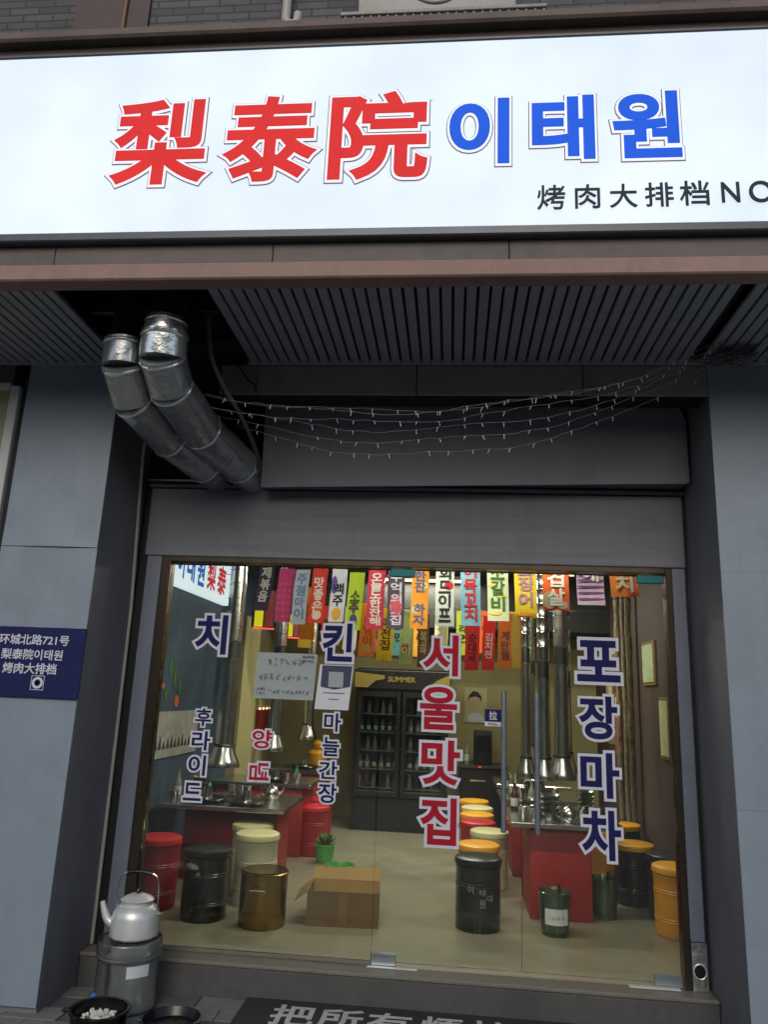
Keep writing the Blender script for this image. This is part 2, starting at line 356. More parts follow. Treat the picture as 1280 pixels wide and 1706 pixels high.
# unseen blocks across the street, added to darken glass reflections and the low sky
mat('street_wall_a', (112, 106, 100), .85, 0, .15, 2, dirt=.3); mat('street_wall_b', (92, 94, 98), .85, 0, .15, 2, dirt=.3); mat('street_wall_c', (124, 112, 98), .85, 0, .15, 2, dirt=.3)
mat('street_pane', (36, 42, 48), .15, 0, .2)
wm = None
for i, (x0, x1, h, m, lab) in enumerate(((-44, -20, 7.2, 'street_wall_a', 'unseen low brownish grey block across the street, farthest left'), (-19.5, -3, 8.2, 'street_wall_b', 'unseen tall grey block across the street, left of centre'), (-2.5, 14, 6.9, 'street_wall_c', 'unseen tan block across the street, right of centre'), (14.5, 44, 8, 'street_wall_b', 'unseen wide grey block across the street, farthest right'))):
    t = thing('unseen_building', ((x0+x1)/2, -27, 0), lab, 'building', 'unseen blocks across the street'); hw = (x1-x0)/2
    MB().box(-hw, hw, -4, 3, -.1, h).build('wall', m, t); MB().box(-hw-.2, hw+.2, -4.2, 3.2, h+.002, h+.4).build('roof', 'cornice_lip', t)
    if wm is None:
        o = MB().bbox(-.7, .7, 3.002, 3.06, -.8, .8, .02).build('window', 'street_pane'); wm = o.data; bpy.data.objects.remove(o)
    n = int(2*hw/2.6)
    for j in range(int((h-1)/3)):
        for k in range(n):
            o = bpy.data.objects.new('window', wm); col.objects.link(o); o.parent = t; o.location = (-hw+2*hw*(k+.5)/n, 0, 1.8+3*j)

# doorstep
t = thing('doorstep', (0, -.07, 0), 'worn grey stone doorstep under the glass front', 'step')
MB(t.location).bbox(-1.775, 1.678, -.138, .018, -.1, .14, .006).build('riser', 'step_stone', t)
MB(t.location).bbox(-1.775, 1.678, -.142, .017, .1405, .163, .006).build('tread', 'step_top', t)

# pilasters
def warped_panel(o, x0, x1, y, z0, z1, bulge, name, parent, lip=0, nx=10, nz=16):
    mb = MB(o); V = []; F = []
    for j in range(nz+1):
        for i in range(nx+1):
            u, v = i/nx, j/nz
            d = bulge*math.sin(math.pi*u)*(.4+.6*math.sin(math.pi*v)) + lip*max(0, 1-v*9)*(.35+.65*math.sin(math.pi*min(1, (1-u)*1.2)))
            V.append((x0+(x1-x0)*u, y-d, z0+(z1-z0)*v))
    k = len(V); V += [(x, y+.012, z) for x, _, z in V]
    n1 = nx+1
    for j in range(nz):
        for i in range(nx):
            a = j*n1+i; F += [(a, a+1, a+n1+1, a+n1), (k+a+n1, k+a+n1+1, k+a+1, k+a)]
    for i in range(nx): F += [(i, k+i, k+i+1, i+1), (nz*n1+i+1, k+nz*n1+i+1, k+nz*n1+i, nz*n1+i)]
    for j in range(nz): F += [(j*n1+n1, k+j*n1+n1, k+j*n1, j*n1), (j*n1+nx, k+j*n1+nx, k+j*n1+n1+nx, j*n1+n1+nx)]
    return mb.add(V, F).build(name, 'panel_grey', parent)
t = thing('pilaster', (-2.07, -.3, 0), 'blue grey clad pilaster left of the shop front carrying the blue plate', 'pilaster')
MB(t.location).box(-2.36, -1.7805, -.54, .3, -.05, 3.6).build('core', 'reveal_grey', t)
MB(t.location).box(-2.355, -1.785, -.5425, -.5405, .04, 3.5).build('backing_panel', 'panel_grey', t)
warped_panel(t.location, -2.363, -1.779, -.556, .03, 2.3785, .003, 'cladding_panel', t)
warped_panel(t.location, -2.36, -1.779, -.557, 2.38, 3.52, .004, 'cladding_panel', t, lip=.011)
t = thing('pilaster', (2.2, -.3, 0), 'blue grey clad pilaster right of the shop front', 'pilaster')
MB(t.location).box(1.6827, 4.5, -.54, .3, -.05, 3.6).build('core', 'reveal_grey', t)
MB(t.location).box(1.69, 4.49, -.5425, -.5405, .04, 3.5).build('backing_panel', 'panel_grey', t)
for z0, z1 in ((.02, 1.1437), (1.1447, 2.3317), (2.3327, 3.52)): warped_panel(t.location, 1.681, 4.5, -.556, z0, z1, .002, 'cladding_panel', t)

# neighbouring window at the far left
t = thing('neighbour_window', (-3, -.5, 2), 'beige neighbouring shop window in a white frame beside the left pilaster', 'window')
MB(t.location).box(-4, -2.47, -.52, -.505, .3, 3.36).build('pane', 'window_beige', t)
b = MB(t.location); b.bbox(-2.47, -2.41, -.56, -.505, .3, 3.38, .005); b.bbox(-4, -2.472, -.56, -.505, 3.36, 3.40, .005); b.build('frame', 'white_plastic', t)
MB(t.location).box(-2.405, -2.366, -.53, -.50, .3, 3.45).build('gap_strip', 'black_rubber', t)

# ------------------------------------------------------------------ canopy
t = thing('canopy', (0, -1, 3.5), 'deep canopy with pink stone edge carrying the shop sign', 'canopy')
T = t.location
MB(T).bbox(-5, 5, -1.505, -1.40, 3.524, 3.612, .008).build('pink_edge', 'pink_stone', t)
xs = [-5, -3.6, -2.62, -1.745, -.635, .5, 1.95, 3.3, 5]
for a, b_ in zip(xs, xs[1:]): MB(T).bbox(a+.002, b_-.002, -1.465, -1.40, 3.615, 3.735, .003).build('stone_slab', 'band_stone', t)
MB(T).box(-5, 5, -1.40, -1.36, 3.58, 4.97).build('back_board', 'dark_void', t)
MB(T).bbox(-5, 5, -1.47, -1.36, 4.875, 4.945, .008).build('cornice', 'cornice_brown', t)
MB(T).bbox(-5, 5, -1.53, -.545, 4.947, 5.01, .012).build('cornice_lip', 'cornice_lip', t)
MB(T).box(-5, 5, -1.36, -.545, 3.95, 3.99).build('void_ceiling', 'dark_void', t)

# soffit: every slat is a piece of its own
t = thing('soffit', (0, -1, 3.52), 'dark ribbed slat soffit under the canopy, open round the ducts', 'soffit')
sm = MB().bbox(-.0235, .0235, -.42, .42, 0, .022, .003).build('slat', 'slat_grey', t).data; bpy.data.objects.remove(bpy.data.objects['slat'])
x = -3.3
while x < 3.4:
    if not (-1.74 < x < -.985) and not (1.60 < x < 1.66):
        o = bpy.data.objects.new('slat', sm); col.objects.link(o); o.parent = t; o.location = (x, .015+random.uniform(-.003, .003), .004+random.uniform(-.0012, .0012)); o.rotation_euler[2] = random.uniform(-.002, .002)
    x += .0605
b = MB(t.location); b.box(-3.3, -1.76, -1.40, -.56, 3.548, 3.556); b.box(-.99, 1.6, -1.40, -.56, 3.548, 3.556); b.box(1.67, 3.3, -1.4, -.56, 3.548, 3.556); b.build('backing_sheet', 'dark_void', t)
b = MB(t.location); b.bbox(-3.3, -1.75, -.575, -.558, 3.515, 3.546, .003); b.bbox(-.985, 3.3, -.575, -.558, 3.515, 3.546, .003); b.build('edge_trim', 'slat_grey', t)
# steel bars and pipes inside the opening
t = thing('hanger_frame', (-1.4, -1, 3.7), 'dark steel hanger bars inside the opening above the ducts', 'bracket')
b = MB(t.location); b.bbox(-1.76, -.98, -1.05, -1.01, 3.60, 3.64, .003); b.bbox(-1.76, -.98, -.72, -.68, 3.60, 3.64, .003); b.build('cross_bar', 'steel_dark', t)
MB(t.location).tube([(-1.2, -1.38, 3.66), (-1.28, -1.0, 3.66)], .022, 8).build('short_pipe', 'rack_iron', t)

# lintel beam behind the soffit, clad with tiles
t = thing('lintel_beam', (.3, -.48, 3.34), 'grey tiled beam between the soffit and the blank board', 'beam')
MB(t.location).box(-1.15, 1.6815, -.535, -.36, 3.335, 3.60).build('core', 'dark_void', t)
for a, b_ in ((-1.15, -.93), (-.926, .028), (.034, .985), (.991, 1.681)):
    MB(t.location).bbox(a, b_, -.55, -.534, 3.333, 3.519, .003).build('tile', 'tile_grey', t)

# wall behind the ducts and blank board
t = thing('header_wall', (0, .1, 2.9), 'dark recess wall over the shutter header', 'wall')
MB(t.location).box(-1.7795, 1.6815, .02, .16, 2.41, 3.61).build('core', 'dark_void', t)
# blank board (old fascia)
t = thing('blank_fascia_board', (.34, -.2, 2.86), 'plain dark grey board hanging over the shop entrance', 'board')
poly = [(-.95, 2.862), (1.655, 2.926), (1.655, 3.33), (1.63, 3.40), (1.57, 3.45), (1.47, 3.482), (-.965, 3.46)]
MB(t.location).prism(poly, -.18, -.165).build('face', 'board_grey', t, smooth=False)
MB(t.location).box(-.945, 1.65, -.164, .018, 2.93, 3.42).build('box', 'reveal_grey', t)
MB(t.location).box(-.95, -.9455, -.164, .018, 2.93, 3.42).build('end_plate', 'board_grey', t)
b = MB(t.location); b.tube([(1.48, -.185, 3.475), (1.57, -.185, 3.44), (1.63, -.185, 3.39), (1.658, -.185, 3.32), (1.66, -.185, 2.93)], .006, 6); b.build('edge_trim', 'rail_grey', t)

# shutter header and side rails
t = thing('shutter_header', (0, -.03, 2.44), 'wide grey shutter header panel above the glass doors', 'shutter')
MB(t.location).bbox(-1.722, 1.662, -.03, .015, 2.437, 2.885, .006).build('header_panel', 'header_grey', t)
MB(t.location).bbox(-1.74, 1.678, -.045, .018, 2.893, 2.915, .004).build('top_cap', 'reveal_grey', t)
MB(t.location).bbox(-1.70, -1.602, -.03, .018, .166, 2.434, .004).build('side_rail', 'rail_grey', t)
MB(t.location).bbox(1.578, 1.655, -.03, .018, .40, 2.434, .004).build('side_rail', 'rail_grey', t)
MB(t.location).box(-1.775, -1.71, .0, .02, .165, 2.89).build('gap_shadow', 'black_rubber', t)
MB(t.location).box(1.662, 1.68, .0, .02, .165, 2.89).build('gap_shadow', 'black_rubber', t)
# crumpled foil sleeve with drain hole at foot of right rail
t = thing('drain_sleeve', (1.615, -.04, .17), 'crumpled silver sleeve with a dark round drain hole at the right jamb', 'pipe')
b = MB(t.location); V = []; F = []
for j in range(9):
    for i in range(7):
        V.append((1.578+i*.0135, -.034-random.uniform(0, .006)*(1 if 0 < i < 6 else .3), .166+j*.029))
F = [(j*7+i, j*7+i+1, j*7+i+8, j*7+i+7) for j in range(8) for i in range(6)]
b.add(V, F); b.box(1.578, 1.659, -.031, .018, .166, .398); b.build('foil', 'foil_wrinkled', t)
pts = [(1.615+.033*math.cos(a), -.043, .262+.036*math.sin(a)) for a in [i*math.pi/12 for i in range(25)]]
MB(t.location).tube(pts, .004, 6, False).build('rim', 'aluminium', t)
MB(t.location).add([(1.615, -.0425, .262)]+pts[:-1], [(0, 1+i, 1+(i+1) % 24) for i in range(24)]).build('hole', 'dark_void', t)

# ------------------------------------------------------------------ illuminated sign
mat_emit('sign_glow', (230, 242, 255), .97, .09, 1.5)
mat_emit('sign_white', (240, 246, 255), .98, .01)
mat_emit('sign_red', (222, 50, 50), .9, .06, 4)
mat_emit('sign_blue', (30, 92, 220), .95, .06, 4)
mat_emit('sign_line', (128, 96, 118), .7, .05)
mat_emit('sign_black', (52, 62, 66), .6, .05)
t = thing('shop_sign', (0, -1.45, 3.75), 'long backlit white sign with red and blue lettering on the canopy', 'sign')
T = t.location; SY = -1.50
MB(T).box(-4.6, 4.6, SY, -1.405, 3.785, 4.850).build('light_face', 'sign_glow', t)
b = MB(T); b.bbox(-4.62, 4.62, SY-.012, -1.41, 3.737, 3.784, .006); b.bbox(-4.62, 4.62, SY-.008, -1.41, 4.8505, 4.872, .005); b.build('frame', 'sign_frame', t)
def sign_letter(ch, rect, base, m, gap, line):
    mb = MB(T); glyph_into(mb, ch, rect, base, base, .008, front(SY-.012), 6); o = mb.build('letter', m, t, False)
    if gap:
        mb = MB(T); glyph_into(mb, ch, rect, base, base+gap, .006, front(SY-.008), 6); mb.build('white_border', 'sign_white', o, False)
        mb = MB(T); glyph_into(mb, ch, rect, base, base+gap+line, .004, front(SY-.004), 6); mb.build('outline', 'sign_line', o, False)
for c, x0, x1, z0, z1 in (('梨', -1.501, -.993, 4.045, 4.55), ('泰', -.926, -.441, 4.048, 4.549), ('院', -.385, .104, 4.044, 4.556)):
    sign_letter(c, (x0, x1, z0, z1), .027, 'sign_red', .024, .009)
for c, x0, x1, z0, z1 in (('이', .206, .497, 4.118, 4.493), ('태', .604, .902, 4.13, 4.495), ('원', .985, 1.302, 4.128, 4.503)):
    sign_letter(c, (x0, x1, z0, z1), .034, 'sign_blue', .03, .011)
for c, x0, x1, z0, z1 in (('烤', .626, .757, 3.859, 3.992), ('肉', .801, .917, 3.862, 3.991), ('大', .959, 1.087, 3.862, 3.99), ('排', 1.12, 1.25, 3.864, 3.993), ('档', 1.277, 1.411, 3.867, 3.998), ('N', 1.463, 1.545, 3.879, 3.987), ('O', 1.585, 1.691, 3.876, 3.99)):
    sign_letter(c, (x0, x1, z0, z1), .012, 'sign_black', 0, 0)

# ------------------------------------------------------------------ things on the wall above the sign
t = thing('air_conditioner', (.15, -.9, 5.52), 'outdoor air conditioner on a caged iron rack above the sign', 'air conditioner')
T = t.location
b = MB(T)
for y in (-1.02, -.6): b.bbox(-.47, .75, y-.015, y+.015, 5.50, 5.53, .003); b.bbox(-.47, .75, y-.015, y+.015, 5.56, 5.585, .003)
for x in (-.46, .74): b.bbox(x-.012, x+.012, -1.004, -.545, 5.503, 5.527, .003)
b.build('rack_frame', 'rack_iron', t)
sb = MB().box(-.006, .006, -.006, .006, 0, .031).build('rack_bar', 'rack_iron', t).data; bpy.data.objects.remove(bpy.data.objects['rack_bar'])
for i in range(24):
    o = bpy.data.objects.new('rack_bar', sb); col.objects.link(o); o.parent = t; o.location = (-.44+i*.051-T.x, -1.02-T.y, 5.5295-T.z)
MB(T).bbox(-.38, .58, -.96, -.62, 5.60, 6.3, .02, 2).build('case', 'ac_white', t)
MB(T).tube([(.1+.2*math.cos(a), -.965, 5.95+.25*math.sin(a)) for a in [i*math.pi/12 for i in range(25)]], .008, 6, False).build('fan_ring', 'rack_iron', t)
b = MB(T); b.bbox(-.3, -.24, -.94, -.64, 5.5865, 5.599, .002); b.bbox(.44, .5, -.94, -.64, 5.5865, 5.599, .002); b.build('foot', 'black_rubber', t)
tag(MB((-.93, -.6, 6)).tube([(-.93, -.60, 7.5), (-.93, -.60, 6.02), (-.92, -.60, 5.985), (-.88, -.60, 5.975), (-.85, -.60, 5.99), (-.845, -.60, 6.06)], .032, 12).build('drain_pipe', 'pvc_old'), 'white plastic drain pipe with a hooked end above the red lettering', 'pipe')
tag(MB((-2.08, -.6, 6)).tube([(-2.08, -.58, 7.5), (-2.09, -.58, 5.7)], .014, 8).build('brown_pipe', 'frame_wood'), 'thin brown pipe running down the tiled wall above the sign', 'pipe')

# ------------------------------------------------------------------ ducts
def smooth_path(pts, n=6):
    P = [Vector(p) for p in pts]; out = []
    for i in range(len(P)-1):
        p0, p1, p2, p3 = P[max(i-1, 0)], P[i], P[i+1], P[min(i+2, len(P)-1)]
        for k in range(n):
            u = k/n; out.append(.5*((2*p1)+(p2-p0)*u+(2*p0-5*p1+4*p2-p3)*u*u+(3*p1-p0-3*p2+p3)*u**3))
    return out+[P[-1]]
def duct(label, pts, r, seams, loc, bright):
    t = thing('exhaust_duct', loc, label, 'duct', 'galvanised exhaust ducts over the entrance')
    p0 = Vector(pts[0]); MB(loc).tube([p0-Vector((0, 0, .01)), p0+Vector((-.01, .03, .3))], r*.72, 20).build('throat', 'dark_void', t)
    for i in range(len(pts)-1):
        a, b_ = Vector(pts[i]), Vector(pts[i+1]); d = (b_-a).normalized()
        rr = r*(1.0 if i % 2 else .985)
        mb = MB(loc); mb.tube([a-d*.012, b_+d*.012], [r*.88, r*.95] if i == 0 and bright else rr, 28)
        mb.build('duct_section', 'galvanised_highlight' if i in bright else 'galvanised', t)
        mb = MB(loc)
        ring = [a+d*.0, a+d*.006, a+d*.013, a+d*.02]
        k_ = .9 if i == 0 and bright else 1; mb.tube(ring, [r*k_, r*1.035*k_, r*1.035*k_, r*k_], 28); mb.build('seam_ring', 'galvanised_highlight', t)
duct('nearer silver exhaust duct with a bright tapered top collar', [(-1.26, -1.16, 3.48), (-1.262, -1.155, 3.405), (-1.266, -1.14, 3.29), (-1.262, -1.0, 3.18), (-1.2, -.65, 3.07), (-1.09, -.2, 3.0), (-1.03, .03, 2.97)], .121, 0, (-1.2, -.6, 3.0), (0, 1))
duct('farther silver exhaust duct beside the left pilaster', [(-1.53, -1.03, 3.42), (-1.53, -1.02, 3.30), (-1.52, -.88, 3.16), (-1.43, -.55, 3.05), (-1.33, -.2, 3.0), (-1.28, .03, 2.98)], .118, 0, (-1.45, -.5, 3.0), ())
# tin shelf under the ducts
tag(MB((-1.33, -.1, 2.915)).bbox(-1.74, -.94, -.09, .018, 2.9165, 2.932, .003).build('tin_shelf', 'steel_dark'), 'dark tin ledge under the exhaust ducts', 'ledge')
for i, (pts, r, lab, m) in enumerate([
        ([(-1.1, -1.0, 3.62), (-1.08, -.95, 3.4), (-1.03, -.85, 3.26), (-.96, -.7, 3.14), (-.92, -.45, 3.0), (-.94, -.32, 2.94)], .013, 'grey flexible hose hanging beside the ducts', 'cable_grey'),
        ([(-1.16, -.6, 3.5), (-1.12, -.6, 3.35), (-1.08, -.62, 3.26)], .005, 'short thin cable hanging from the soffit by the ducts', 'cable_black'),
        ([(-1.05, -.57, 3.52), (-.98, -.57, 3.42), (-.93, -.58, 3.38), (-.93, -.57, 3.34)], .005, 'thin black cable drooping across the beam tile', 'cable_black')]):
    p = smooth_path(pts); tag(MB(p[0]).tube(p, r, 8).build('cable', m), lab, 'cable')

# fairy lights swagged across the entrance
def swag(a, b_, sag, wob, label):
    a, b_ = Vector(a), Vector(b_); t = thing('string_light', a, label, 'string light', 'string lights across the entrance')
    P = []
    n = 48
    for i in range(n+1):
        u = i/n; p = a.lerp(b_, u); p.z -= sag*4*u*(1-u)*(1+.25*(u-.5)); p.y += wob*math.sin(u*9); p.z += random.uniform(-.006, .006)+.012*math.sin(u*17+sag*40)
        P.append(p)
    MB(a).tube(P, .0014, 5).build('wire', 'lamp_wire', t)
    mb = MB(a)
    for i in range(2, n-1, 2):
        if random.random() < .1: continue
        p = P[i] if i % 3 else P[i].lerp(P[i+1], .4)
        d = Vector((random.uniform(-.5, .5), random.uniform(-.5, .5), -1)).normalized(); mb.tube([p, p+d*random.uniform(.018, .03)], [.003, .0022], 6)
    tag(mb.build('bulb', 'lamp_bulb', t), kind='stuff')
swag((-1.15, -.80, 3.23), (1.72, -.85, 3.52), .235, .01, 'topmost sagging strand of small string lights')
swag((-1.12, -.78, 3.17), (1.70, -.83, 3.50), .245, .02, 'second sagging strand of string lights from the top')
swag((-1.13, -.72, 3.19), (1.70, -.80, 3.49), .29, .015, 'middle sagging strand of string lights')
swag((-1.10, -.66, 3.15), (1.69, -.75, 3.48), .31, .02, 'second lowest sagging strand of string lights')
swag((-1.0, -.60, 3.10), (1.68, -.70, 3.46), .33, .02, 'lowest sagging strand of string lights')
swag((-1.14, -.84, 3.22), (1.74, -.90, 3.54), .265, .025, 'loosely twisted strand of string lights among the upper ones')
# knot of cable on the right corner
mb = MB((1.7, -.75, 3.48)); p = Vector((1.62, -.70, 3.46)); P = [p]
for i in range(60):
    p = Vector((1.66+.10*math.sin(i*1.7)+.05*random.random()+i*.002, -.76+.07*math.cos(i*2.3), 3.46+.03*math.sin(i*1.1)+i*.0006)); P.append(p)
mb.tube(smooth_path(P, 2), .0035, 4); tag(mb.build('cable_knot', 'cable_grey'), 'tangled bundle of light cable tied at the right end', 'cable')

# conduit on the left reveal
tag(MB((-1.77, .0, .2)).tube([(-1.768, -.135, 3.30), (-1.768, -.13, 3.07), (-1.768, -.03, 2.1), (-1.768, -.02, 1.0), (-1.768, -.015, .17)], .011, 10).build('conduit', 'pvc_old'), 'thin white conduit running down the left reveal', 'conduit')

# blue address plate
t = thing('address_plate', (-2.07, -.56, 1.53), 'dark blue address plate with white lettering on the left pilaster', 'sign')
T = t.location
MB(T).bbox(-2.365, -1.768, -.574, -.562, 1.532, 1.915, .002).build('plate', 'plate_blue', t)
for s_, x0, x1, z0, z1 in (('环城北路721号', -2.271, -1.859, 1.815, 1.874), ('梨泰院이태원', -2.246, -1.886, 1.734, 1.794), ('烤肉大排档', -2.226, -1.910, 1.657, 1.718)):
    mb = MB(T); glyph_into(mb, s_, (x0, x1, z0, z1), .022, .022, .002, front(-.5755)); mb.build('lettering', 'vinyl_white', t, False)
mb = MB(T)
for a0 in range(24):
    a, b_ = a0*math.pi/12, (a0+1)*math.pi/12; c = (-2.01, 1.612)
    mb.add([(c[0]+r*math.cos(q), -.5752, c[1]+r*math.sin(q)) for r, q in ((.018, a), (.032, a), (.032, b_), (.018, b_))], [(0, 1, 2, 3)])
mb.lathe([(.009, -.001), (.009, .001)], 12, (0, 0, 0)); 
mb.v = [(x-2.01, -.5752, y+1.612) if abs(x) < .02 and abs(y) < .02 else (x, y, z) for x, y, z in mb.v]
for (x0, x1, z0, z1) in ((-2.048, -1.972, 1.648, 1.651), (-2.048, -1.972, 1.573, 1.576), (-2.048, -2.045, 1.576, 1.648), (-1.975, -1.972, 1.576, 1.648)): mb.box(x0, x1, -.5755, -.5742, z0, z1)
mb.build('round_emblem', 'vinyl_white', t, False)
for x, z in ((-1.782, 1.895), (-1.787, 1.55), (-2.35, 1.9), (-2.35, 1.55)): MB(T).tube([(x, -.574, z), (x, -.579, z)], [.007, .005], 10).build('screw', 'steel', t)

# ================================================================== GLASS FRONT
t = thing('door_frame', (0, 0, .16), 'dark bronze metal frame round the glass shop front', 'door frame')
T = t.location
MB(T).bbox(-1.600, -1.540, -.028, .055, .1635, 2.435, .003).build('jamb', 'brown_steel', t)
MB(T).bbox(1.540, 1.576, -.028, .055, .1635, 2.435, .003).build('jamb', 'brown_steel', t)
MB(T).bbox(-1.5395, 1.5395, -.028, .055, 2.402, 2.436, .003).build('head_rail', 'brown_steel', t)
MB(T).bbox(-1.5395, -.155, -.01, .03, .1635, .182, .002).build('floor_channel', 'step_top', t)

def vinyl(parent, T, ch, x0, x1, z0, z1, m, base=.03, out=.06, rot=0, y=-.0075):
    mb = MB(T); glyph_into(mb, ch, (x0, x1, z0, z1), base, base, .0008, front(y-.0012), 5, rot); o = mb.build('letter', m, parent, False)
    mb = MB(T); glyph_into(mb, ch, (x0, x1, z0, z1), base, base+out, .0008, front(y), 5, rot); mb.build('white_border', 'vinyl_white', o, False)
t = thing('shop_window', (-.85, 0, .18), 'fixed left glass panel with navy and red Korean lettering', 'window')
T = t.location
MB(T).bbox(-1.538, -.159, -.006, .006, .184, 2.40, .0015).build('pane', 'door_glass', t, False)
for c, x0, x1, z0, z1, b0 in (('치', -1.339, -1.135, 1.826, 2.07, .03), ('킨', -.53, -.341, 1.811, 2.044, .03), ('후', -1.287, -1.186, 1.395, 1.5, .022), ('라', -1.296, -1.18, 1.255, 1.366, .022), ('이', -1.303, -1.196, 1.11, 1.226, .022), ('드', -1.317, -1.207, .967, 1.068, .022),
                          ('마', -.491, -.389, 1.398, 1.506, .022), ('늘', -.493, -.392, 1.258, 1.367, .022), ('간', -.507, -.396, 1.129, 1.23, .022), ('장', -.502, -.392, .996, 1.106, .022)):
    vinyl(t, T, c, x0, x1, z0, z1, 'vinyl_navy', b0, .085 if b0 < .025 else .06)
vinyl(t, T, '양', -.923, -.801, 1.283, 1.39, 'vinyl_red', .022, .085)
vinyl(t, T, '념', -.925, -.805, 1.102, 1.2, 'vinyl_red', .022, .085, rot=1)
t = thing('glass_door', (.26, 0, .18), 'left glass door leaf with large red Korean lettering', 'door')
T = t.location
MB(T).bbox(-.153, .681, -.006, .006, .184, 2.398, .0015).build('pane', 'door_glass', t, False)
for c, x0, x1, z0, z1 in (('서', .092, .306, 1.749, 1.992), ('울', .083, .304, 1.437, 1.685), ('맛', .099, .326, 1.129, 1.379), ('집', .101, .311, .804, 1.059)):
    vinyl(t, T, c, x0, x1, z0, z1, 'vinyl_red', .028, .06)
def handle(t, T, x):
    b = MB(T); b.tube([(x, -.062, .90), (x, -.062, 1.675)], .0155, 14)
    for z in (1.05, 1.52): b.tube([(x, -.062, z), (x, .01, z)], .009, 10)
    b.build('pull_handle', 'clip_steel', t)
handle(t, T, .575)
MB(T).bbox(-.150, -.012, -.016, .016, .166, .226, .003).build('patch_fitting', 'clip_steel', t)
MB(T).bbox(-.125, .03, -.016, .016, 2.343, 2.392, .003).build('patch_fitting', 'clip_teal', t)
MB(T).box(.467, .565, -.0095, -.0065, 1.497, 1.567).build('push_label', 'plate_blue', t); 
o = MB(T).box(.467, .565, -.0095, -.0065, 1.471, 1.4965).build('push_label_base', 'paper_white', t)
mb = MB(T); glyph_into(mb, '拉', (.493, .540, 1.507, 1.557), .02, .02, .001, front(-.0102)); mb.build('letter', 'paper_white', t, False)
mb = MB(T); glyph_into(mb, 'PULL', (.490, .543, 1.476, 1.491), .03, .03, .001, front(-.0102)); mb.build('letter', 'ink_black', t, False)
t = thing('glass_door', (1.1, 0, .18), 'right glass door leaf with large navy Korean lettering', 'door')
T = t.location
MB(T).bbox(.687, 1.538, -.006, .006, .184, 2.398, .0015).build('pane', 'door_glass', t, False)
for c, x0, x1, z0, z1 in (('포', 1.009, 1.26, 1.75, 1.992), ('장', 1.013, 1.235, 1.424, 1.668), ('마', 1.016, 1.235, 1.103, 1.351), ('차', 1.016, 1.234, .775, 1.039)):
    vinyl(t, T, c, x0, x1, z0, z1, 'vinyl_navy', .032, .06)
handle(t, T, .765)
MB(T).bbox(1.385, 1.530, -.016, .016, .166, .226, .003).build('patch_fitting', 'clip_steel', t)
MB(T).bbox(1.375, 1.530, -.016, .016, 2.343, 2.392, .003).build('patch_fitting', 'clip_teal', t)
# floor springs, chipped
tag(MB((-.02, -.05, .163)).bbox(-.17, .11, -.05, -.022, .1635, .168, .002).build('floor_spring', 'aluminium'), 'worn metal floor spring plate below the middle door fitting', 'hinge')
tag(MB((1.35, -.05, .163)).bbox(1.24, 1.51, -.055, -.02, .1635, .172, .003).build('floor_spring', 'white_plastic'), 'chipped pale floor spring strip below the right door fitting', 'hinge')
# papers stuck on the glass
t = thing('paper_notice', (-.75, -.01, 1.57), 'pale handwritten paper notice taped to the glass', 'notice')
T = t.location
def sheet(T, x0, x1, z0, z1, y, m, name, parent, skew=0, curl=.006, n=8):
    mb = MB(T); V = []; F = []
    for j in range(n+1):
        for i in range(n+1):
            u, v = i/n, j/n; V.append((x0+(x1-x0)*u+skew*(v-.5), y-.002-curl*(u*(1-u)*(1-v)+max(0, .12-v)*u), z0+(z1-z0)*v))
    F = [(j*(n+1)+i, j*(n+1)+i+1, (j+1)*(n+1)+i+1, (j+1)*(n+1)+i) for j in range(n) for i in range(n)]
    k = len(V); V += [(x, yy+.0008, z) for x, yy, z in V]; F += [tuple(k+q for q in f[::-1]) for f in F]
    return mb.add(V, F).build(name, m, parent)
sheet(T, -.933, -.561, 1.574, 1.85, -.007, 'paper_aged', 'sheet', t, .01)
rnd = random.Random(3)
def scribble(mb, x0, x1, z, h, y, n):
    xs_ = x0
    while xs_ < x1:
        wd = rnd.uniform(.5, 1.0)*h
        for k in range(rnd.randint(2, 4)):
            p = [(xs_+rnd.uniform(0, wd), y, z+rnd.uniform(0, h)) for _ in range(rnd.randint(2, 3))]; mb.tube(p, n, 4)
        xs_ += wd*1.25
mb = MB(T); scribble(mb, -.86, -.66, 1.775, .045, -.0185, .0015); scribble(mb, -.91, -.62, 1.685, .04, -.0185, .0015); scribble(mb, -.85, -.60, 1.605, .028, -.0185, .0013); mb.build('handwriting', 'ink_faint', t)
mb = MB(T); scribble(mb, -.92, -.875, 1.60, .018, -.0185, .0015); scribble(mb, -.92, -.875, 1.625, .015, -.0185, .0015); scribble(mb, -.645, -.58, 1.825, .013, -.0185, .0015); scribble(mb, -.645, -.58, 1.80, .013, -.0185, .0015); mb.build('small_handwriting', 'ink_black', t)
t = thing('payment_card', (-.43, -.01, 1.52), 'white and navy payment card taped under the navy sticker', 'notice')
T = t.location
sheet(T, -.545, -.338, 1.525, 1.79, -.009, 'paper_white', 'sheet', t, .02, .004)
mb = MB(T); mb.prism([(-.524, 1.66), (-.44, 1.645), (-.345, 1.665), (-.336, 1.785), (-.52, 1.785)], -.0165, -.0155); mb.build('navy_band', mat('card_navy', (58, 62, 92), .5), t, False)
b = MB(T); b.box(-.477, -.387, -.0185, -.0175, 1.657, 1.748); b.build('blank_square', 'paper_aged', t)
b = MB(T); b.box(-.505, -.375, -.0165, -.0155, 1.622, 1.626); b.box(-.47, -.41, -.0165, -.0155, 1.585, 1.589); b.build('print_lines', 'ink_faint', t)

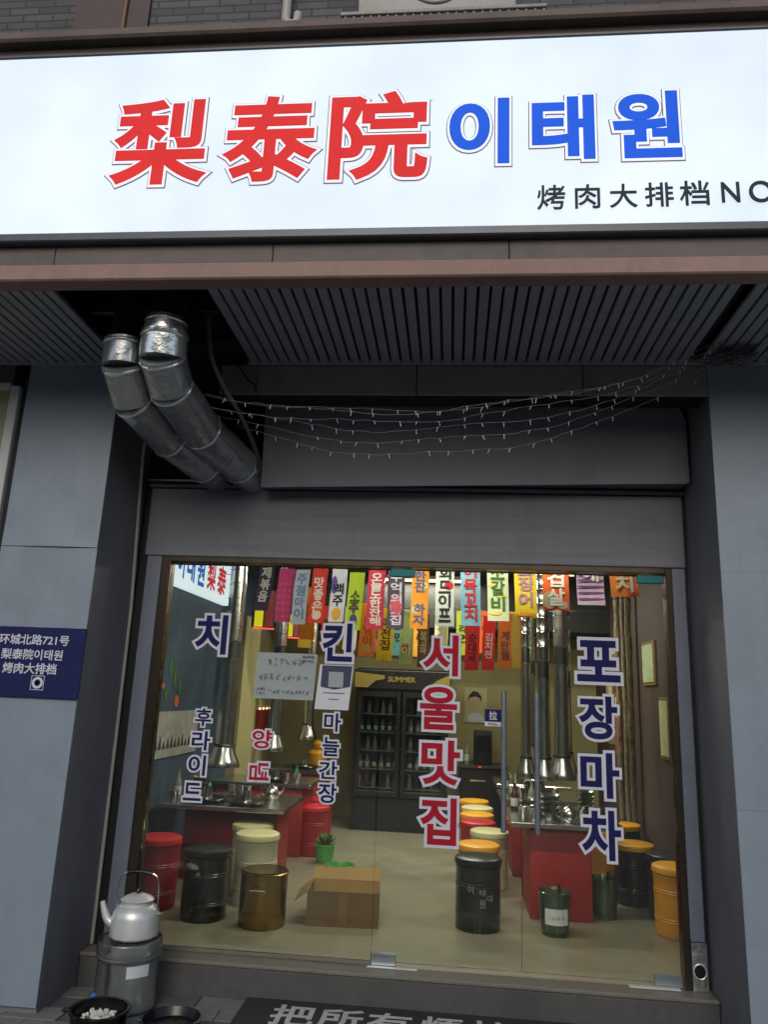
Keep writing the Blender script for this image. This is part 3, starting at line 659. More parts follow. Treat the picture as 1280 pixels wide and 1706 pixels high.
# ================================================================== INSIDE
# tables with steel tops
def table(x0, x1, y0, y1, bx0, bx1, label, grp, dz=0, inset=.06):
    t = thing('grill_table', ((x0+x1)/2, (y0+y1)/2, .158), label, 'table', grp); T = t.location
    MB(T).bbox(bx0, bx1, y0+inset, y1-.06, .159, .755+dz, .01, 2).build('body', 'table_red', t)
    MB(T).bbox(x0, x1, y0, y1, .756+dz, .79+dz, .006).build('table_top', 'steel', t)
    MB(T).lathe([(.15, .7905), (.15, .80), (.11, .80), (.10, .795), (.0, .795)][:4]+[(.005, .794)], 24, ((x0+x1)/2, (y0+y1)/2+.05, dz)).build('grill_ring', 'steel_dark', t)
GT = 'red barbecue tables with steel tops'
table(-2.0, -.98, 1.34, 2.12, -1.84, -1.08, 'front left red barbecue table with a steel top', GT, -.045, .26)
table(-2.0, -1.0, 2.55, 3.2, -1.9, -1.08, 'middle left red barbecue table with a steel top', GT)
table(-1.94, -1.0, 3.85, 4.5, -1.9, -1.08, 'rear left red barbecue table by the back wall', GT)
table(.70, 1.50, 1.08, 1.83, .84, 1.27, 'front right red barbecue table behind the door handles', GT)
table(.72, 1.50, 2.35, 3.05, .82, 1.30, 'second right red barbecue table further inside', GT)
table(.74, 1.50, 3.5, 4.2, .84, 1.30, 'rear right red barbecue table near the counter', GT)

# hanging exhaust pipes
def hang(x, y, r, zb, label, grp, split=2.05):
    t = thing('extractor_pipe', (x, y, zb), label, 'extractor pipe', grp); T = t.location
    prof = [(r*1.0, split)]
    z = split
    while z < 3.0: prof += [(r*1.0, z+.10), (r*1.07, z+.105), (r*1.07, z+.115), (r, z+.12)]; z += .12
    MB(T).lathe([(a, b_) for a, b_ in prof if b_ < 3.018], 18, (x, y, 0)).build('upper_pipe', 'steel', t)
    MB(T).lathe([(r*.92, split-.14), (r*.92, split-.01)], 18, (x, y, 0)).build('joint', 'steel_dark', t)
    MB(T).lathe([(r*1.15, split-.155), (r*1.15, split-.141)], 18, (x, y, 0)).build('collar', 'steel', t)
    MB(T).lathe([(r*1.05, zb+.16), (r*1.0, split-.3), (r*1.0, split-.156)], 18, (x, y, 0)).build('lower_pipe', 'steel', t)
    MB(T).lathe([(r*1.9, zb), (r*1.95, zb+.012), (r*1.8, zb+.05), (r*1.3, zb+.11), (r*1.1, zb+.16)], 22, (x, y, 0), False).build('bell', 'steel', t)
    MB(T).lathe([(r*1.2, zb+.155), (r*1.25, zb+.165), (r*1.2, zb+.175)], 18, (x, y, 0), False).build('ring', 'steel_dark', t)
HG = 'steel extractor pipes hanging over the tables'
hang(1.115, 1.42, .055, 1.06, 'nearest right steel extractor pipe over the red table', HG)
hang(1.02, 1.75, .05, 1.02, 'second steel extractor pipe from the right, just behind the nearest', HG, 1.95)
hang(.93, 2.3, .042, .98, 'slim steel extractor pipe beside the door handle', HG, 2.1)
hang(1.26, 2.2, .05, 1.04, 'steel extractor pipe right of the nearest one, set back', HG, 1.9)
hang(1.13, 2.75, .052, 1.0, 'third steel extractor pipe of the right row', HG)
hang(1.13, 3.85, .052, 1.0, 'rearmost steel extractor pipe of the right row', HG)
hang(-1.52, 1.45, .068, 1.02, 'nearest left thick steel extractor pipe behind the navy sticker', HG, 2.0)
hang(-1.42, 2.75, .06, 1.06, 'middle left steel extractor pipe behind the paper notice', HG)
hang(-1.34, 4.05, .055, 1.1, 'rear left steel extractor pipe with bell behind the payment card', HG)

# drum stools
_SM = {}
def stool(x, y, body, cush, label, grp, rz=0, h=.43, r=.148):
    t = thing('drum_stool', (x, y, .158), label, 'stool', grp, rz)
    k = (h, r)
    if k not in _SM:
        p = [(r*.97, 0), (r, .008), (r, .02)]
        for z in (.10, .115, .27, .285): p += [(r, z-.004), (r*1.02, z), (r, z+.004)]
        p += [(r, h-.07), (r*1.02, h-.065), (r*1.02, h-.055), (r*.98, h-.05)]
        _SM[k] = (p, [(r*.98, h-.05), (r*1.06, h-.044), (r*1.08, h-.028), (r*1.05, h-.008), (r*.95, h), (r*.3, h+.002)])
    p, c = _SM[k]
    MB().lathe(p, 32).build('drum', body, t); MB().lathe(c, 32).build('cushion', cush, t)
    return t
SG = 'drum stools'
Y_, C_, R_, K_ = 'cushion_yellow', 'cushion_cream', 'cushion_red', 'cushion_black'
stool(-1.74, .82, 'drum_red', R_, 'red drum stool behind the kettle', SG, h=.45)
stool(-1.335, .66, 'drum_black', K_, 'black drum stool in front of the left table', SG)
stool(-1.10, 1.06, 'drum_cream', C_, 'nearer cream drum stool beside the left table', SG, h=.47)
stool(-1.23, 1.42, 'drum_cream', C_, 'farther cream drum stool tucked at the left table', SG, h=.47)
stool(-1.01, 2.80, 'drum_red', R_, 'nearer red drum stool at the middle left table', SG)
stool(-1.05, 3.28, 'drum_red', R_, 'farther red drum stool at the middle left table', SG)
st = stool(.47, .86, 'drum_black', K_, 'black lettered drum stool at the front right table', SG, h=.44)
for ch, u, z0, z1 in (('이', -.055, .235, .28), ('태', .025, .225, .265), ('원', .025, .155, .205), ('대', .075, .19, .23)):
    mb = MB(); rr = .1505
    glyph_into(mb, ch, (u-.02, u+.02, z0, z1), .01, .01, .0008, lambda a, v, q: ((rr+q)*math.sin(a/rr), -(rr+q)*math.cos(a/rr), v)); mb.build('print', 'drum_print', st, False)
stool(.49, 1.38, 'drum_yellow', Y_, 'nearest yellow drum stool behind the black lettered one', SG)
stool(.60, 1.98, 'drum_cream', C_, 'nearer cream drum stool of the right row', SG)
stool(.52, 2.42, 'drum_red', R_, 'red drum stool in the right row between yellow and cream ones', SG)
stool(.53, 2.86, 'drum_yellow', Y_, 'second yellow drum stool of the right row', SG)
stool(.545, 3.30, 'drum_cream', C_, 'farther cream drum stool of the right row', SG)
stool(.53, 3.80, 'drum_yellow', Y_, 'farthest yellow drum stool of the right row', SG)
stool(1.70, 1.78, 'drum_black', Y_, 'black drum stool with a yellow cushion by the right wall', SG)
stool(1.86, 1.40, 'drum_black', K_, 'black drum stool between yellow topped ones by the right wall', SG)
stool(1.80, 1.00, 'drum_yellow', Y_, 'orange yellow drum stool half hidden by the right jamb', SG)
stool(1.58, 2.35, 'drum_yellow', Y_, 'yellow drum stool behind the lowest navy letter', SG)
stool(1.83, 2.75, 'drum_black', Y_, 'farthest stool with yellow cushion along the right wall', SG)
# brass bucket
t = thing('brass_bucket', (-.925, .60, .158), 'shiny brass coloured drum on the floor beside the cardboard box', 'drum')
r = .152
MB().lathe([(r*.97, 0), (r, .008), (r, .30), (r*1.03, .308), (r*1.03, .318), (r*.99, .322)], 36).build('body', 'brass', t)
MB().lathe([(r*.95, .3225), (r*.95, .33), (r*.3, .332), (.02, .333)], 36).build('lid', 'brass', t)
MB().tube([(-.05, -r-.004, .215), (-.05, -r-.02, .235), (.05, -r-.02, .235), (.05, -r-.004, .215)], .004, 8).build('handle', 'steel', t)
# cardboard box with a green basin inside
t = thing('cardboard_box', (-.42, .82, .158), 'open brown cardboard box on the shop floor', 'box', rz=R(4))
b = MB(); x0, x1, y0, y1, h = -.235, .235, -.17, .17, .21
b.box(x0, x1, y0, y1, 0, .005); b.box(x0, x0+.006, y0, y1, .0055, h); b.box(x1-.006, x1, y0, y1, .0055, h)
b.box(x0+.0065, x1-.0065, y0, y0+.006, .0055, h); b.box(x0+.0065, x1-.0065, y1-.006, y1, .0055, h); b.build('carton', 'card', t, False)
b = MB(); b.add([(x0, y1-.006, h+.001), (x1, y1-.006, h+.001), (x1-.004, y1+.03, h+.075), (x0+.012, y1+.03, h+.07), (x0, y1-.001, h+.001), (x1, y1-.001, h+.001), (x1-.004, y1+.035, h+.074), (x0+.012, y1+.035, h+.069)],
                [(0, 1, 2, 3), (7, 6, 5, 4), (0, 4, 5, 1), (1, 5, 6, 2), (2, 6, 7, 3), (3, 7, 4, 0)]); b.build('flap', 'card_inside', t, False)
MB().box(x0+.007, x1-.007, y1-.0085, y1-.0065, .006, h).build('inner_face', 'card_inside', t, False)
b = MB(); b.add([(x0+.001, y0, h-.004), (x0+.001, y1, h-.004), (x0-.08, y1-.02, h-.07), (x0-.08, y0+.02, h-.07), (x0-.003, y0, h-.001), (x0-.003, y1, h-.001), (x0-.084, y1-.02, h-.067), (x0-.084, y0+.02, h-.067)],
                [(0, 1, 2, 3), (7, 6, 5, 4), (0, 4, 5, 1), (1, 5, 6, 2), (2, 6, 7, 3), (3, 7, 4, 0)]); b.build('flap', 'card', t, False)
MB().box(-.03, .03, y0-.0012, y0-.0006, .02, h).build('tape', mat('tape', (126, 102, 70), .3), t, False)
t = thing('green_basin', (-.50, 1.12, .158), 'bright green plastic basin behind the cardboard box', 'basin')
MB().lathe([(.075, 0), (.10, .26), (.107, .265), (.107, .278), (.098, .28), (.09, .26), (.07, .02), (.01, .015)], 28).build('bowl', 'green_plastic', t)
# potted plant
t = thing('potted_plant', (-.83, 2.5, .158), 'small green plant in a pale pot beside the red stools', 'plant')
MB().lathe([(.07, 0), (.09, .14), (.096, .145), (.09, .15), (.06, .145)], 20).build('pot', 'green_plastic', t)
mb = MB(); rl = random.Random(5)
for i in range(70):
    a = rl.uniform(0, 6.28); e = rl.uniform(.3, 1.4); L_ = rl.uniform(.06, .12); p = Vector((.03*math.cos(a), .03*math.sin(a), .145))
    d = Vector((math.cos(a)*math.cos(e), math.sin(a)*math.cos(e), math.sin(e))); q = p+d*L_; s_ = d.cross(Vector((0, 0, 1))).normalized()*.012
    mb.add([p, p+d*L_*.5+s_, q, p+d*L_*.5-s_], [(0, 1, 2, 3)])
tag(mb.build('leaves', 'green_leaf', t, False), kind='stuff')
# glass vases
def vase(x, y, r, h, label, lab):
    t = thing('glass_vase', (x, y, .158), label, 'vase', 'green glass vases by the front right table')
    MB().lathe([(r*.8, 0), (r*.82, .01), (r*.95, h*.5), (r, h), (r*1.06, h+.008), (r*1.0, h+.012), (r*.92, h-.01), (r*.8, .03), (.01, .028)], 28).build('glass', 'vase_glass', t)
    MB().tube([(.02, 0, .04), (.03, .01, h*.7), (.035, .015, h+.05)], .009, 8).build('stick', 'black_rubber', t)
    MB().lathe([(r*.74, .035), (r*.80, h*.35), (.01, h*.36)], 20).build('filling', 'green_leaf', t)
    if lab:
        mb = MB(); rr = r*.99; n = 8; V = []
        for j in range(2):
            for i in range(n+1): a = -math.pi/2+(-.75+1.5*i/n); V.append(((rr+.002)*math.cos(a), (rr+.002)*math.sin(a), h*.3+j*h*.38))
        mb.add(V, [(i, i+1, i+n+2, i+n+1) for i in range(n)]); mb.build('paper_label', 'paper_white', t)
        mb = MB(); scribble(mb, -.055, .05, h*.43, .022, -rr-.0035, .0018); mb.v = [(x_, -math.sqrt(max(0, (rr+.004)**2-x_*x_)), z_) for x_, y_, z_ in mb.v]; mb.build('label_writing', 'ink_faint', t)
vase(.97, .84, .105, .25, 'green glass vase with a white label on the floor', True)
vase(1.38, 1.32, .10, .25, 'cloudy green glass vase beside the red table leg', False)

# small tableware
def cup(x, y, z, label, h=.085, r=.034, m='steel'):
    o = MB((x, y, z)).lathe([(r*.85, 0), (r, h), (r*1.04, h+.002), (r*.94, h), (r*.8, .01), (.004, .009)], 18, (x, y, z)).build('cup', m); tag(o, label, 'cup', 'steel cups on the tables')
def pan(x, y, z, label):
    t = thing('grill_pan', (x, y, z), label, 'pan', 'grill pans on the tables')
    MB().lathe([(.10, 0), (.14, .015), (.15, .03), (.142, .03), (.1, .012), (.01, .012)], 28).build('dish', 'black_enamel', t)
    MB().lathe([(.05, .0125), (.045, .03), (.036, .034), (.036, .10), (.03, .10), (.03, .04), (.004, .04)], 20).build('centre_cup', 'steel', t)
zt = .7902
pan(-1.32, 1.50, zt-.045, 'black grill pan on the front left table'); pan(-1.66, 1.58, zt-.045, 'second grill pan on the front left table behind the lettering')
pan(-1.38, 2.75, zt, 'black grill pan on the middle left table'); pan(-1.35, 4.1, zt, 'black grill pan on the rear left table')
pan(1.36, 1.30, zt, 'black grill pan on the front right table'); pan(1.1, 2.7, zt, 'black grill pan on the second right table')
for i, (x, y, l) in enumerate(((-1.88, 1.42, 'front left'), (-1.82, 1.52, 'front left'), (-1.5, 1.95, 'front left'), (-1.42, 1.9, 'front left'), (-1.58, 1.98, 'front left'), (-1.15, 2.65, 'middle left'), (-1.25, 2.62, 'middle left'), (-1.6, 2.65, 'middle left'),
        (.80, 1.22, 'front right'), (.87, 1.16, 'front right'), (.86, 1.30, 'front right'), (1.22, 1.2, 'front right'), (1.28, 1.45, 'front right'), (.95, 1.6, 'front right'), (.82, 2.5, 'second right'), (.9, 2.45, 'second right'), (1.2, 2.5, 'second right'), (.85, 3.6, 'rear right'), (.95, 3.65, 'rear right'))):
    cup(x, y, zt-(.045 if l == 'front left' else 0), 'small steel cup on the %s table' % l)
def bottle(x, y, z, m, label, grp, h=.22, r=.03, band=True):
    t = thing('bottle', (x, y, z), label, 'bottle', grp)
    MB().lathe([(r, 0), (r, h*.55), (r*.8, h*.66), (r*.42, h*.78), (r*.40, h*.97), (r*.5, h), (r*.3, h)], 14).build('glass', m, t)
    if band: MB().lathe([(r*1.03, h*.15), (r*1.03, h*.45)], 14, (0, 0, 0), False).build('label_band', 'paper_white', t)
bottle(-1.92, 1.6, zt-.045, 'bottle_clear', 'clear sauce bottle at the end of the front left table', 'table bottles'); bottle(-1.74, 1.85, zt-.045, 'bottle_green', 'small green bottle on the front left table', 'table bottles', .14)
bottle(-1.2, 2.85, zt, 'bottle_green', 'small green bottle on the middle left table', 'table bottles', .14); bottle(.78, 1.7, zt, 'bottle_brown', 'brown sauce bottle on the front right table', 'table bottles', .2)
bottle(.92, 1.75, zt, 'bottle_clear', 'clear sauce bottle on the front right table', 'table bottles', .22); bottle(.80, 2.9, zt, 'bottle_green', 'green bottle on the second right table', 'table bottles', .22)
# steel pots stacked on the right table
t = thing('pot_stack', (1.02, 1.42, zt), 'stack of shiny steel bowls on the front right table', 'bowls')
for i in range(4): MB().lathe([(.06, i*.04), (.085, i*.04+.035), (.09, i*.04+.038), (.08, i*.04+.038), (.05, i*.04+.006)], 22).build('bowl', 'steel', t)

for x, y, n, r, lab in ((.86, 1.52, 3, .07, 'short stack of steel bowls left on the front right table'), (1.32, 1.62, 5, .075, 'tall stack of steel bowls at the back of the front right table'), (1.0, 2.6, 4, .08, 'stack of steel bowls on the second right table'), (-1.85, 1.95, 4, .075, 'stack of steel bowls at the back of the front left table'), (-1.62, 2.9, 3, .08, 'stack of steel bowls on the middle left table')):
    t = thing('bowl_stack', (x, y, zt if y > 2.3 or x > 0 else zt-.045), lab, 'bowls')
    for i in range(n): MB().lathe([(r*.65, i*.035), (r*.95, i*.035+.032), (r, i*.035+.034), (r*.88, i*.035+.034), (r*.5, i*.035+.006)], 20).build('bowl', 'steel', t)
for x, y, lab in ((1.13, 1.22, 'small steel teapot at the front of the right table'), (-1.2, 1.86, 'small steel teapot on the front left table')):
    t = thing('steel_teapot', (x, y, zt if x > 0 else zt-.045), lab, 'teapot')
    MB().lathe([(.045, 0), (.06, .02), (.062, .06), (.045, .095), (.03, .105), (.012, .112), (.012, .125), (.004, .13)], 20).build('body', 'steel', t)
    MB().tube([(.05, 0, .04), (.085, 0, .07), (.1, 0, .1)], [.012, .009, .006], 8).build('spout', 'steel', t)
    MB().tube(smooth_path([(-.055, 0, .03), (-.095, 0, .045), (-.095, 0, .085), (-.05, 0, .09)], 4), .005, 6).build('handle', 'steel_dark', t)
# fridge
t = thing('drinks_fridge', (-.31, 4.5, .158), 'black two door drinks fridge with a yellow lettered header', 'fridge'); T = t.location
b = MB(T); b.box(-.83, -.80, 4.2, 4.95, .16, 1.92); b.box(.21, .24, 4.2, 4.95, .16, 1.92); b.box(-.799, .209, 4.92, 4.95, .16, 1.92); b.box(-.799, .209, 4.2, 4.919, .16, .50); b.box(-.799, .209, 4.2, 4.919, 1.66, 1.92); b.build('cabinet', 'fridge_black', t)
MB(T).bbox(-.85, .26, 4.16, 4.195, 1.69, 1.90, .004).build('header_panel', 'fridge_black', t)
mat('header_yellow', (158, 142, 66), .5, 0, .08)
MB(T).prism([(-.84, 1.70), (-.69, 1.70), (-.60, 1.78), (-.50, 1.80), (-.50, 1.84), (-.84, 1.87)], 4.150, 4.159).build('yellow_corner', 'header_yellow', t, False)
MB(T).prism([(.25, 1.73), (.02, 1.72), (.10, 1.80), (.25, 1.87)], 4.150, 4.159).build('yellow_corner', 'header_yellow', t, False)
mb = MB(T); glyph_into(mb, 'SUMMER', (-.46, -.14, 1.77, 1.83), .03, .03, .002, front(4.157)); mb.build('lettering', 'header_yellow', t, False)
for x0, x1 in ((-.80, -.305), (-.285, .21)):
    b = MB(T); b.bbox(x0, x1, 4.165, 4.198, .52, .58, .003); b.bbox(x0, x1, 4.165, 4.198, 1.60, 1.66, .003); b.bbox(x0, x0+.045, 4.165, 4.198, .581, 1.599, .003); b.bbox(x1-.045, x1, 4.165, 4.198, .581, 1.599, .003); d = b.build('door', 'fridge_black', t)
    MB(T).box(x0+.046, x1-.046, 4.178, 4.184, .581, 1.599).build('pane', 'fridge_glass', d)
    xh = x1-.02 if x0 < -.5 else x0+.02
    MB(T).tube([(xh, 4.15, .75), (xh, 4.15, 1.5)], .008, 8).build('handle', 'steel_dark', d)
    for k in range(5): MB(T).box(x0, x1, 4.25, 4.9, .60+k*.2, .606+k*.2).build('shelf', 'shelf_wire', t)
for k in range(5):
    for i in range(12):
        x = -.76+i*.082
        if -.35 < x < -.25: continue
        m, ds = (('bottle_green', 'green') if k == 3 and x < -.3 else ('bottle_clear', 'clear') if (k*7+i*3) % 5 < 3 else ('bottle_brown', 'brown'))
        bottle(x, 4.32, .6065+k*.2, m, '%s bottle on the %s fridge shelf' % (ds, ('lowest', 'second', 'middle', 'fourth', 'top')[k]), 'bottles in the drinks fridge', .15, .024, k in (1, 3))
# counter with till
t = thing('counter', (.72, 4.7, .158), 'black counter cabinet beside the drinks fridge', 'counter'); T = t.location
MB(T).bbox(.40, .90, 4.5, 4.98, .16, .84, .006).build('cabinet', 'fridge_black', t); MB(T).bbox(.38, .93, 4.47, 5.0, .845, .88, .004).build('worktop', 'steel_dark', t)
MB(T).bbox(.905, .99, 4.52, 4.98, .16, .78, .004).build('side_panel', 'cushion_cream', t); MB(T).box(.5, .68, 4.493, 4.499, .70, .72).build('drawer_handle', 'steel', t)
mat_emit('led_red', (255, 40, 40), 3); MB(T).box(.60, .622, 4.464, 4.469, .855, .868).build('indicator_lamp', 'led_red', t)
t = thing('till', (.65, 4.6, .88), 'black upright till machine on the counter', 'till'); T = t.location
MB(T).bbox(.545, .755, 4.55, 4.75, .8805, 1.26, .02, 2).build('case', 'fridge_black', t); MB(T).bbox(.565, .735, 4.540, 4.549, 1.02, 1.20, .003).build('screen', 'black_enamel', t)
bottle(.46, 4.62, .8802, 'bottle_clear', 'clear bottle standing on the counter beside the till', 'counter bottles', .24)
t = thing('portrait_poster', (.575, 5.04, 1.33), 'cream portrait poster on the back wall above the counter', 'poster'); T = t.location
MB(T).box(.44, .715, 5.035, 5.045, 1.335, 1.755).build('paper', 'poster_cream', t)
P = [(.56+.075*math.cos(a)*(1-.12*math.sin(a)*(math.sin(a) < 0)), 1.56+.11*math.sin(a)) for a in [i*math.pi/12 for i in range(24)]]
MB(T).prism(P, 5.030, 5.034).build('face', 'skin_print', t, False)
P = [(.475, 1.57), (.49, 1.66), (.54, 1.715), (.60, 1.705), (.645, 1.65), (.648, 1.575), (.625, 1.63), (.57, 1.65), (.50, 1.63)]
MB(T).prism(P, 5.027, 5.0295).build('hair', 'hair_print', t, False)
P = [(.47, 1.336), (.70, 1.336), (.66, 1.42), (.60, 1.452), (.53, 1.452), (.48, 1.42)]
MB(T).prism(P, 5.030, 5.034).build('shoulders', 'vinyl_white', t, False)

# hanging banners: two slanting rows
def banner(x, y, wd, z0, z1, bgc, txt, tc, label, rz=0, deco=None, skew=0, ts=.62):
    nm = 'banner_%d_%d_%d' % bgc; mat(nm, bgc, .8, 0, .06, 14, .08, 60, cloth=1)
    t = thing('hanging_banner', (x, y, z1), label, 'banner', 'printed banners hung in rows inside', rz)
    h = z1-z0; n = 8; V = []
    for j in range(n+1):
        for i in range(3):
            V.append(((i/2-.5)*wd+skew*j/n, .022*math.sin(j*.62+x*9)*(j/n)+.003*(i-1)*math.sin(x*31)*(j/n), -h*j/n))
    F = [(j*3+i, j*3+i+1, j*3+i+4, j*3+i+3) for j in range(n) for i in range(2)]
    k = len(V); V += [(a, b_+.0012, c) for a, b_, c in V]; F += [tuple(k+q for q in f[::-1]) for f in F]
    MB().add(V, F).build('cloth', nm, t)
    yy = lambda v: .022*math.sin((-v/h*n)*.62+x*9)*(-v/h)-.0055
    fr = lambda u, v, q: (u+skew*(-v/h), yy(v)-q, v)
    if deco:
        for (dx, dz, rx, rz_, dc) in deco:
            dn = 'banner_print_%d_%d_%d' % dc; mat(dn, dc, .8, 0, .15, 20, cloth=1)
            MB().add([fr(dx*wd+rx*wd*math.cos(a), -h*dz+rz_*h*math.sin(a), -.0015) for a in [i*math.pi/9 for i in range(18)]], [tuple(range(18))]).build('print', dn, t, False)
    tn = 'banner_print_%d_%d_%d' % tc; mat(tn, tc, .8, 0, .1, 20, cloth=1)
    if txt:
        ch = min(wd*ts*1.15, h*.9/len(txt)); top = -h*.5+ch*len(txt)/2 if len(txt)*ch > h*.55 else -h*.32
        for i, c in enumerate(txt):
            if c == ' ': continue
            mb = MB(); glyph_into(mb, c, (-wd*ts/2, wd*ts/2, top-ch*(i+.94), top-ch*i), .03, .03, .001, fr, 2); mb.build('letter', tn, t, False)
W_, B_ = (225, 222, 214), (40, 34, 44)
ROW = [(-1.397, 1.90, .142, 2.302, (74, 62, 84), '제볶음', W_, 'dark purple banner with white lettering at the left end', None, -.03),
 (-1.191, 1.80, .150, 2.204, (206, 78, 134), '', W_, 'pink dotted banner near the left end', [(dx, dz, .05, .018, (226, 140, 176)) for dz in (.3, .42, .54, .66, .78, .9) for dx in (-.3, 0, .3)], -.02),
 (-1.027, 1.70, .131, 2.179, (186, 194, 206), '주점아이', (120, 146, 190), 'pale blue grey banner with faint blue lettering', None, -.03),
 (-.856, 1.60, .133, 2.185, (204, 66, 58), '맛좋은', W_, 'red banner with white lettering and a pale flower', [(.05, .86, .32, .08, (226, 214, 196)), (0, .7, .4, .1, (222, 110, 50))], -.03),
 (-.676, 1.50, .132, 2.191, (206, 204, 214), '맥주', B_, 'white and violet banner with black lettering and a beer glass', [(-.3, .35, .2, .16, (96, 84, 156)), (0, .86, .3, .10, (222, 160, 48))], -.01),
 (-.515, 1.40, .128, 2.120, (168, 188, 44), '소주', (70, 72, 40), 'lime green banner with dark lettering and a purple bottle', [(0, .62, .16, .10, (150, 80, 120)), (0, .82, .24, .09, (84, 70, 130))], -.02),
 (-.341, 1.30, .141, 2.126, (196, 58, 88), '오늘도한잔해', W_, 'crimson banner with a column of white lettering', None, -.01),
 (-.178, 1.20, .137, 2.123, (84, 70, 86), '추억의맛집', (206, 198, 214), 'grey purple banner with a pink ring print', [(0, .62, .38, .19, (206, 96, 112)), (0, .62, .28, .14, (84, 70, 86))], 0),
 (.014, 1.10, .134, 2.120, (222, 156, 44), '한잔 하자', (88, 104, 150), 'orange yellow banner with blue lettering in the middle', [(.25, .3, .2, .06, (214, 200, 150)), (-.25, .7, .2, .07, (206, 196, 140))], 0),
 (.204, 1.00, .140, 2.140, (206, 208, 204), '회드이프', (40, 40, 44), 'white banner with black lettering and a red blot', [(.22, .36, .24, .07, (200, 44, 44))], .005),
 (.391, .90, .145, 2.141, (130, 176, 196), '어묵꼬치', (196, 44, 50), 'light blue banner with red outlined lettering', None, .01),
 (.583, .80, .151, 2.168, (206, 208, 178), '소갈비', (70, 116, 50), 'pale banner with green lettering and yellow strokes', [(-.2, .45, .25, .03, (214, 196, 96)), (.2, .62, .25, .03, (214, 196, 96)), (-.1, .88, .3, .03, (214, 196, 96))], .012),
 (.768, .70, .151, 2.189, (206, 184, 32), '오징어', (166, 118, 150), 'yellow banner with mauve lettering and an orange hem', [(0, .955, .5, .03, (220, 140, 40))], .014),
 (.966, .60, .177, 2.238, (222, 104, 40), '삼겹살', W_, 'orange banner with white lettering and a pale food print', [(-.25, .84, .28, .14, (176, 170, 140)), (.25, .92, .2, .06, (200, 190, 170))], .012),
 (1.181, .50, .179, 2.266, (196, 176, 200), '해', W_, 'purple striped banner with a white emblem', [(dx, dz, .3, .018, (132, 72, 128)) for dz in (.5, .6, .7, .8, .9) for dx in (-.2, .22)], .015),
 (1.381, .40, .178, 2.311, (226, 138, 40), '새김치', (206, 200, 180), 'orange banner with grey lettering at the right end', [(.25, .9, .2, .08, (214, 96, 70))], .012)]
for i, (x, y, wd, z0, c, tx, tc, lab, deco, sk) in enumerate(ROW):
    banner(x, y, wd, z0, z0+.47 if i < 13 else z0+.42, c, tx, tc, lab, R(-10+i*.4), deco, sk, .66)
ROW2 = [(-1.115, 2.109, .157, (226, 158, 40), '안주', (214, 120, 40), 'orange banner of the rear row at the left'), (-.857, 2.061, .144, (196, 186, 60), '', W_, 'yellow green banner of the rear row behind the navy sticker'),
 (-.528, 1.967, .161, (222, 150, 48), '골뱅이', (200, 110, 40), 'orange banner with food print in the rear row'), (-.356, 1.934, .16, (214, 186, 32), '파전집', (110, 84, 20), 'plain yellow banner in the rear row'),
 (-.162, 1.914, .136, (172, 186, 120), '떡볶이', (226, 220, 190), 'pale green banner with red print in the rear row'), (-.002, 1.886, .113, (120, 84, 48), '보고파', (206, 190, 150), 'brown banner with pale lettering in the rear row'),
 (.191, 2.015, .085, (196, 190, 150), '', W_, 'narrow cream banner in the rear row'), (.462, 1.876, .139, (196, 46, 48), '순대국', (64, 30, 24), 'wide red banner in the rear row'),
 (.615, 1.882, .122, (206, 50, 44), '김치전', W_, 'narrow red banner with white lettering in the rear row'), (.762, 1.904, .138, (206, 124, 44), '계란찜', (110, 70, 80), 'rust orange banner in the rear row'), (.873, 1.913, .116, (196, 170, 84), '', W_, 'tan banner at the right end of the rear row')]
for x, z0, wd, c, tx, tc, lab in ROW2:
    dk = [(0, .86, .36, .09, (222, 186, 120))] if 'food' in lab else [(0, .7, .3, .1, (206, 84, 60))] if 'red print' in lab else None
    banner(x, 2.5+random.uniform(-.03, .03), wd*.94, z0, z0+.50, c, tx, tc, lab, R(random.uniform(-5, 5)), dk, random.uniform(-.02, .0), .6)
ROW3 = [(-1.30, (226, 196, 60), 'amber'), (-1.05, (206, 70, 60), 'scarlet'), (-.80, (214, 206, 190), 'off white'), (-.55, (196, 80, 120), 'rose'), (-.30, (92, 150, 150), 'teal'), (-.07, (226, 170, 60), 'golden'), (.16, (206, 200, 170), 'ivory'), (.38, (176, 190, 60), 'leaf green'), (.62, (214, 110, 50), 'burnt orange'), (.86, (206, 190, 80), 'straw')]
for i, (x, c, nm_) in enumerate(ROW3):
    banner(x, 3.3+random.uniform(-.03, .03), .14, 2.03+.05*abs(x)+random.uniform(-.02, .02), 2.52, c, ('육회', '라면', '어묵')[i % 3], (70, 50, 40), '%s banner of the farthest row' % nm_, R(random.uniform(-6, 6)), None, random.uniform(-.015, .01), .6)
p = [(-1.94, 3.3, 2.56)]+[(x, 3.3, 2.523) for x, *_ in ROW3]+[(2.0, 3.3, 2.56)]
tag(MB(p[0]).tube(p, .003, 5).build('banner_cord', 'cable_black'), 'thin dark cord carrying the farthest row of banners', 'cord')
p = [(-2.0, 2.2, 2.80)]+[(x, y, z0+.473 if i < 13 else z0+.423) for i, (x, y, wd, z0, *_) in enumerate(ROW)]+[(1.6, .3, 2.76)]
tag(MB(p[0]).tube(p, .003, 5).build('banner_cord', 'cable_black'), 'thin dark cord carrying the front row of banners', 'cord')
p = [(-2.0, 2.5, 2.72)]+[(x, 2.5, z0+.503) for x, z0, *_ in ROW2]+[(2.0, 2.5, 2.62)]
tag(MB(p[0]).tube(p, .003, 5).build('banner_cord', 'cable_black'), 'thin dark cord carrying the rear row of banners', 'cord')

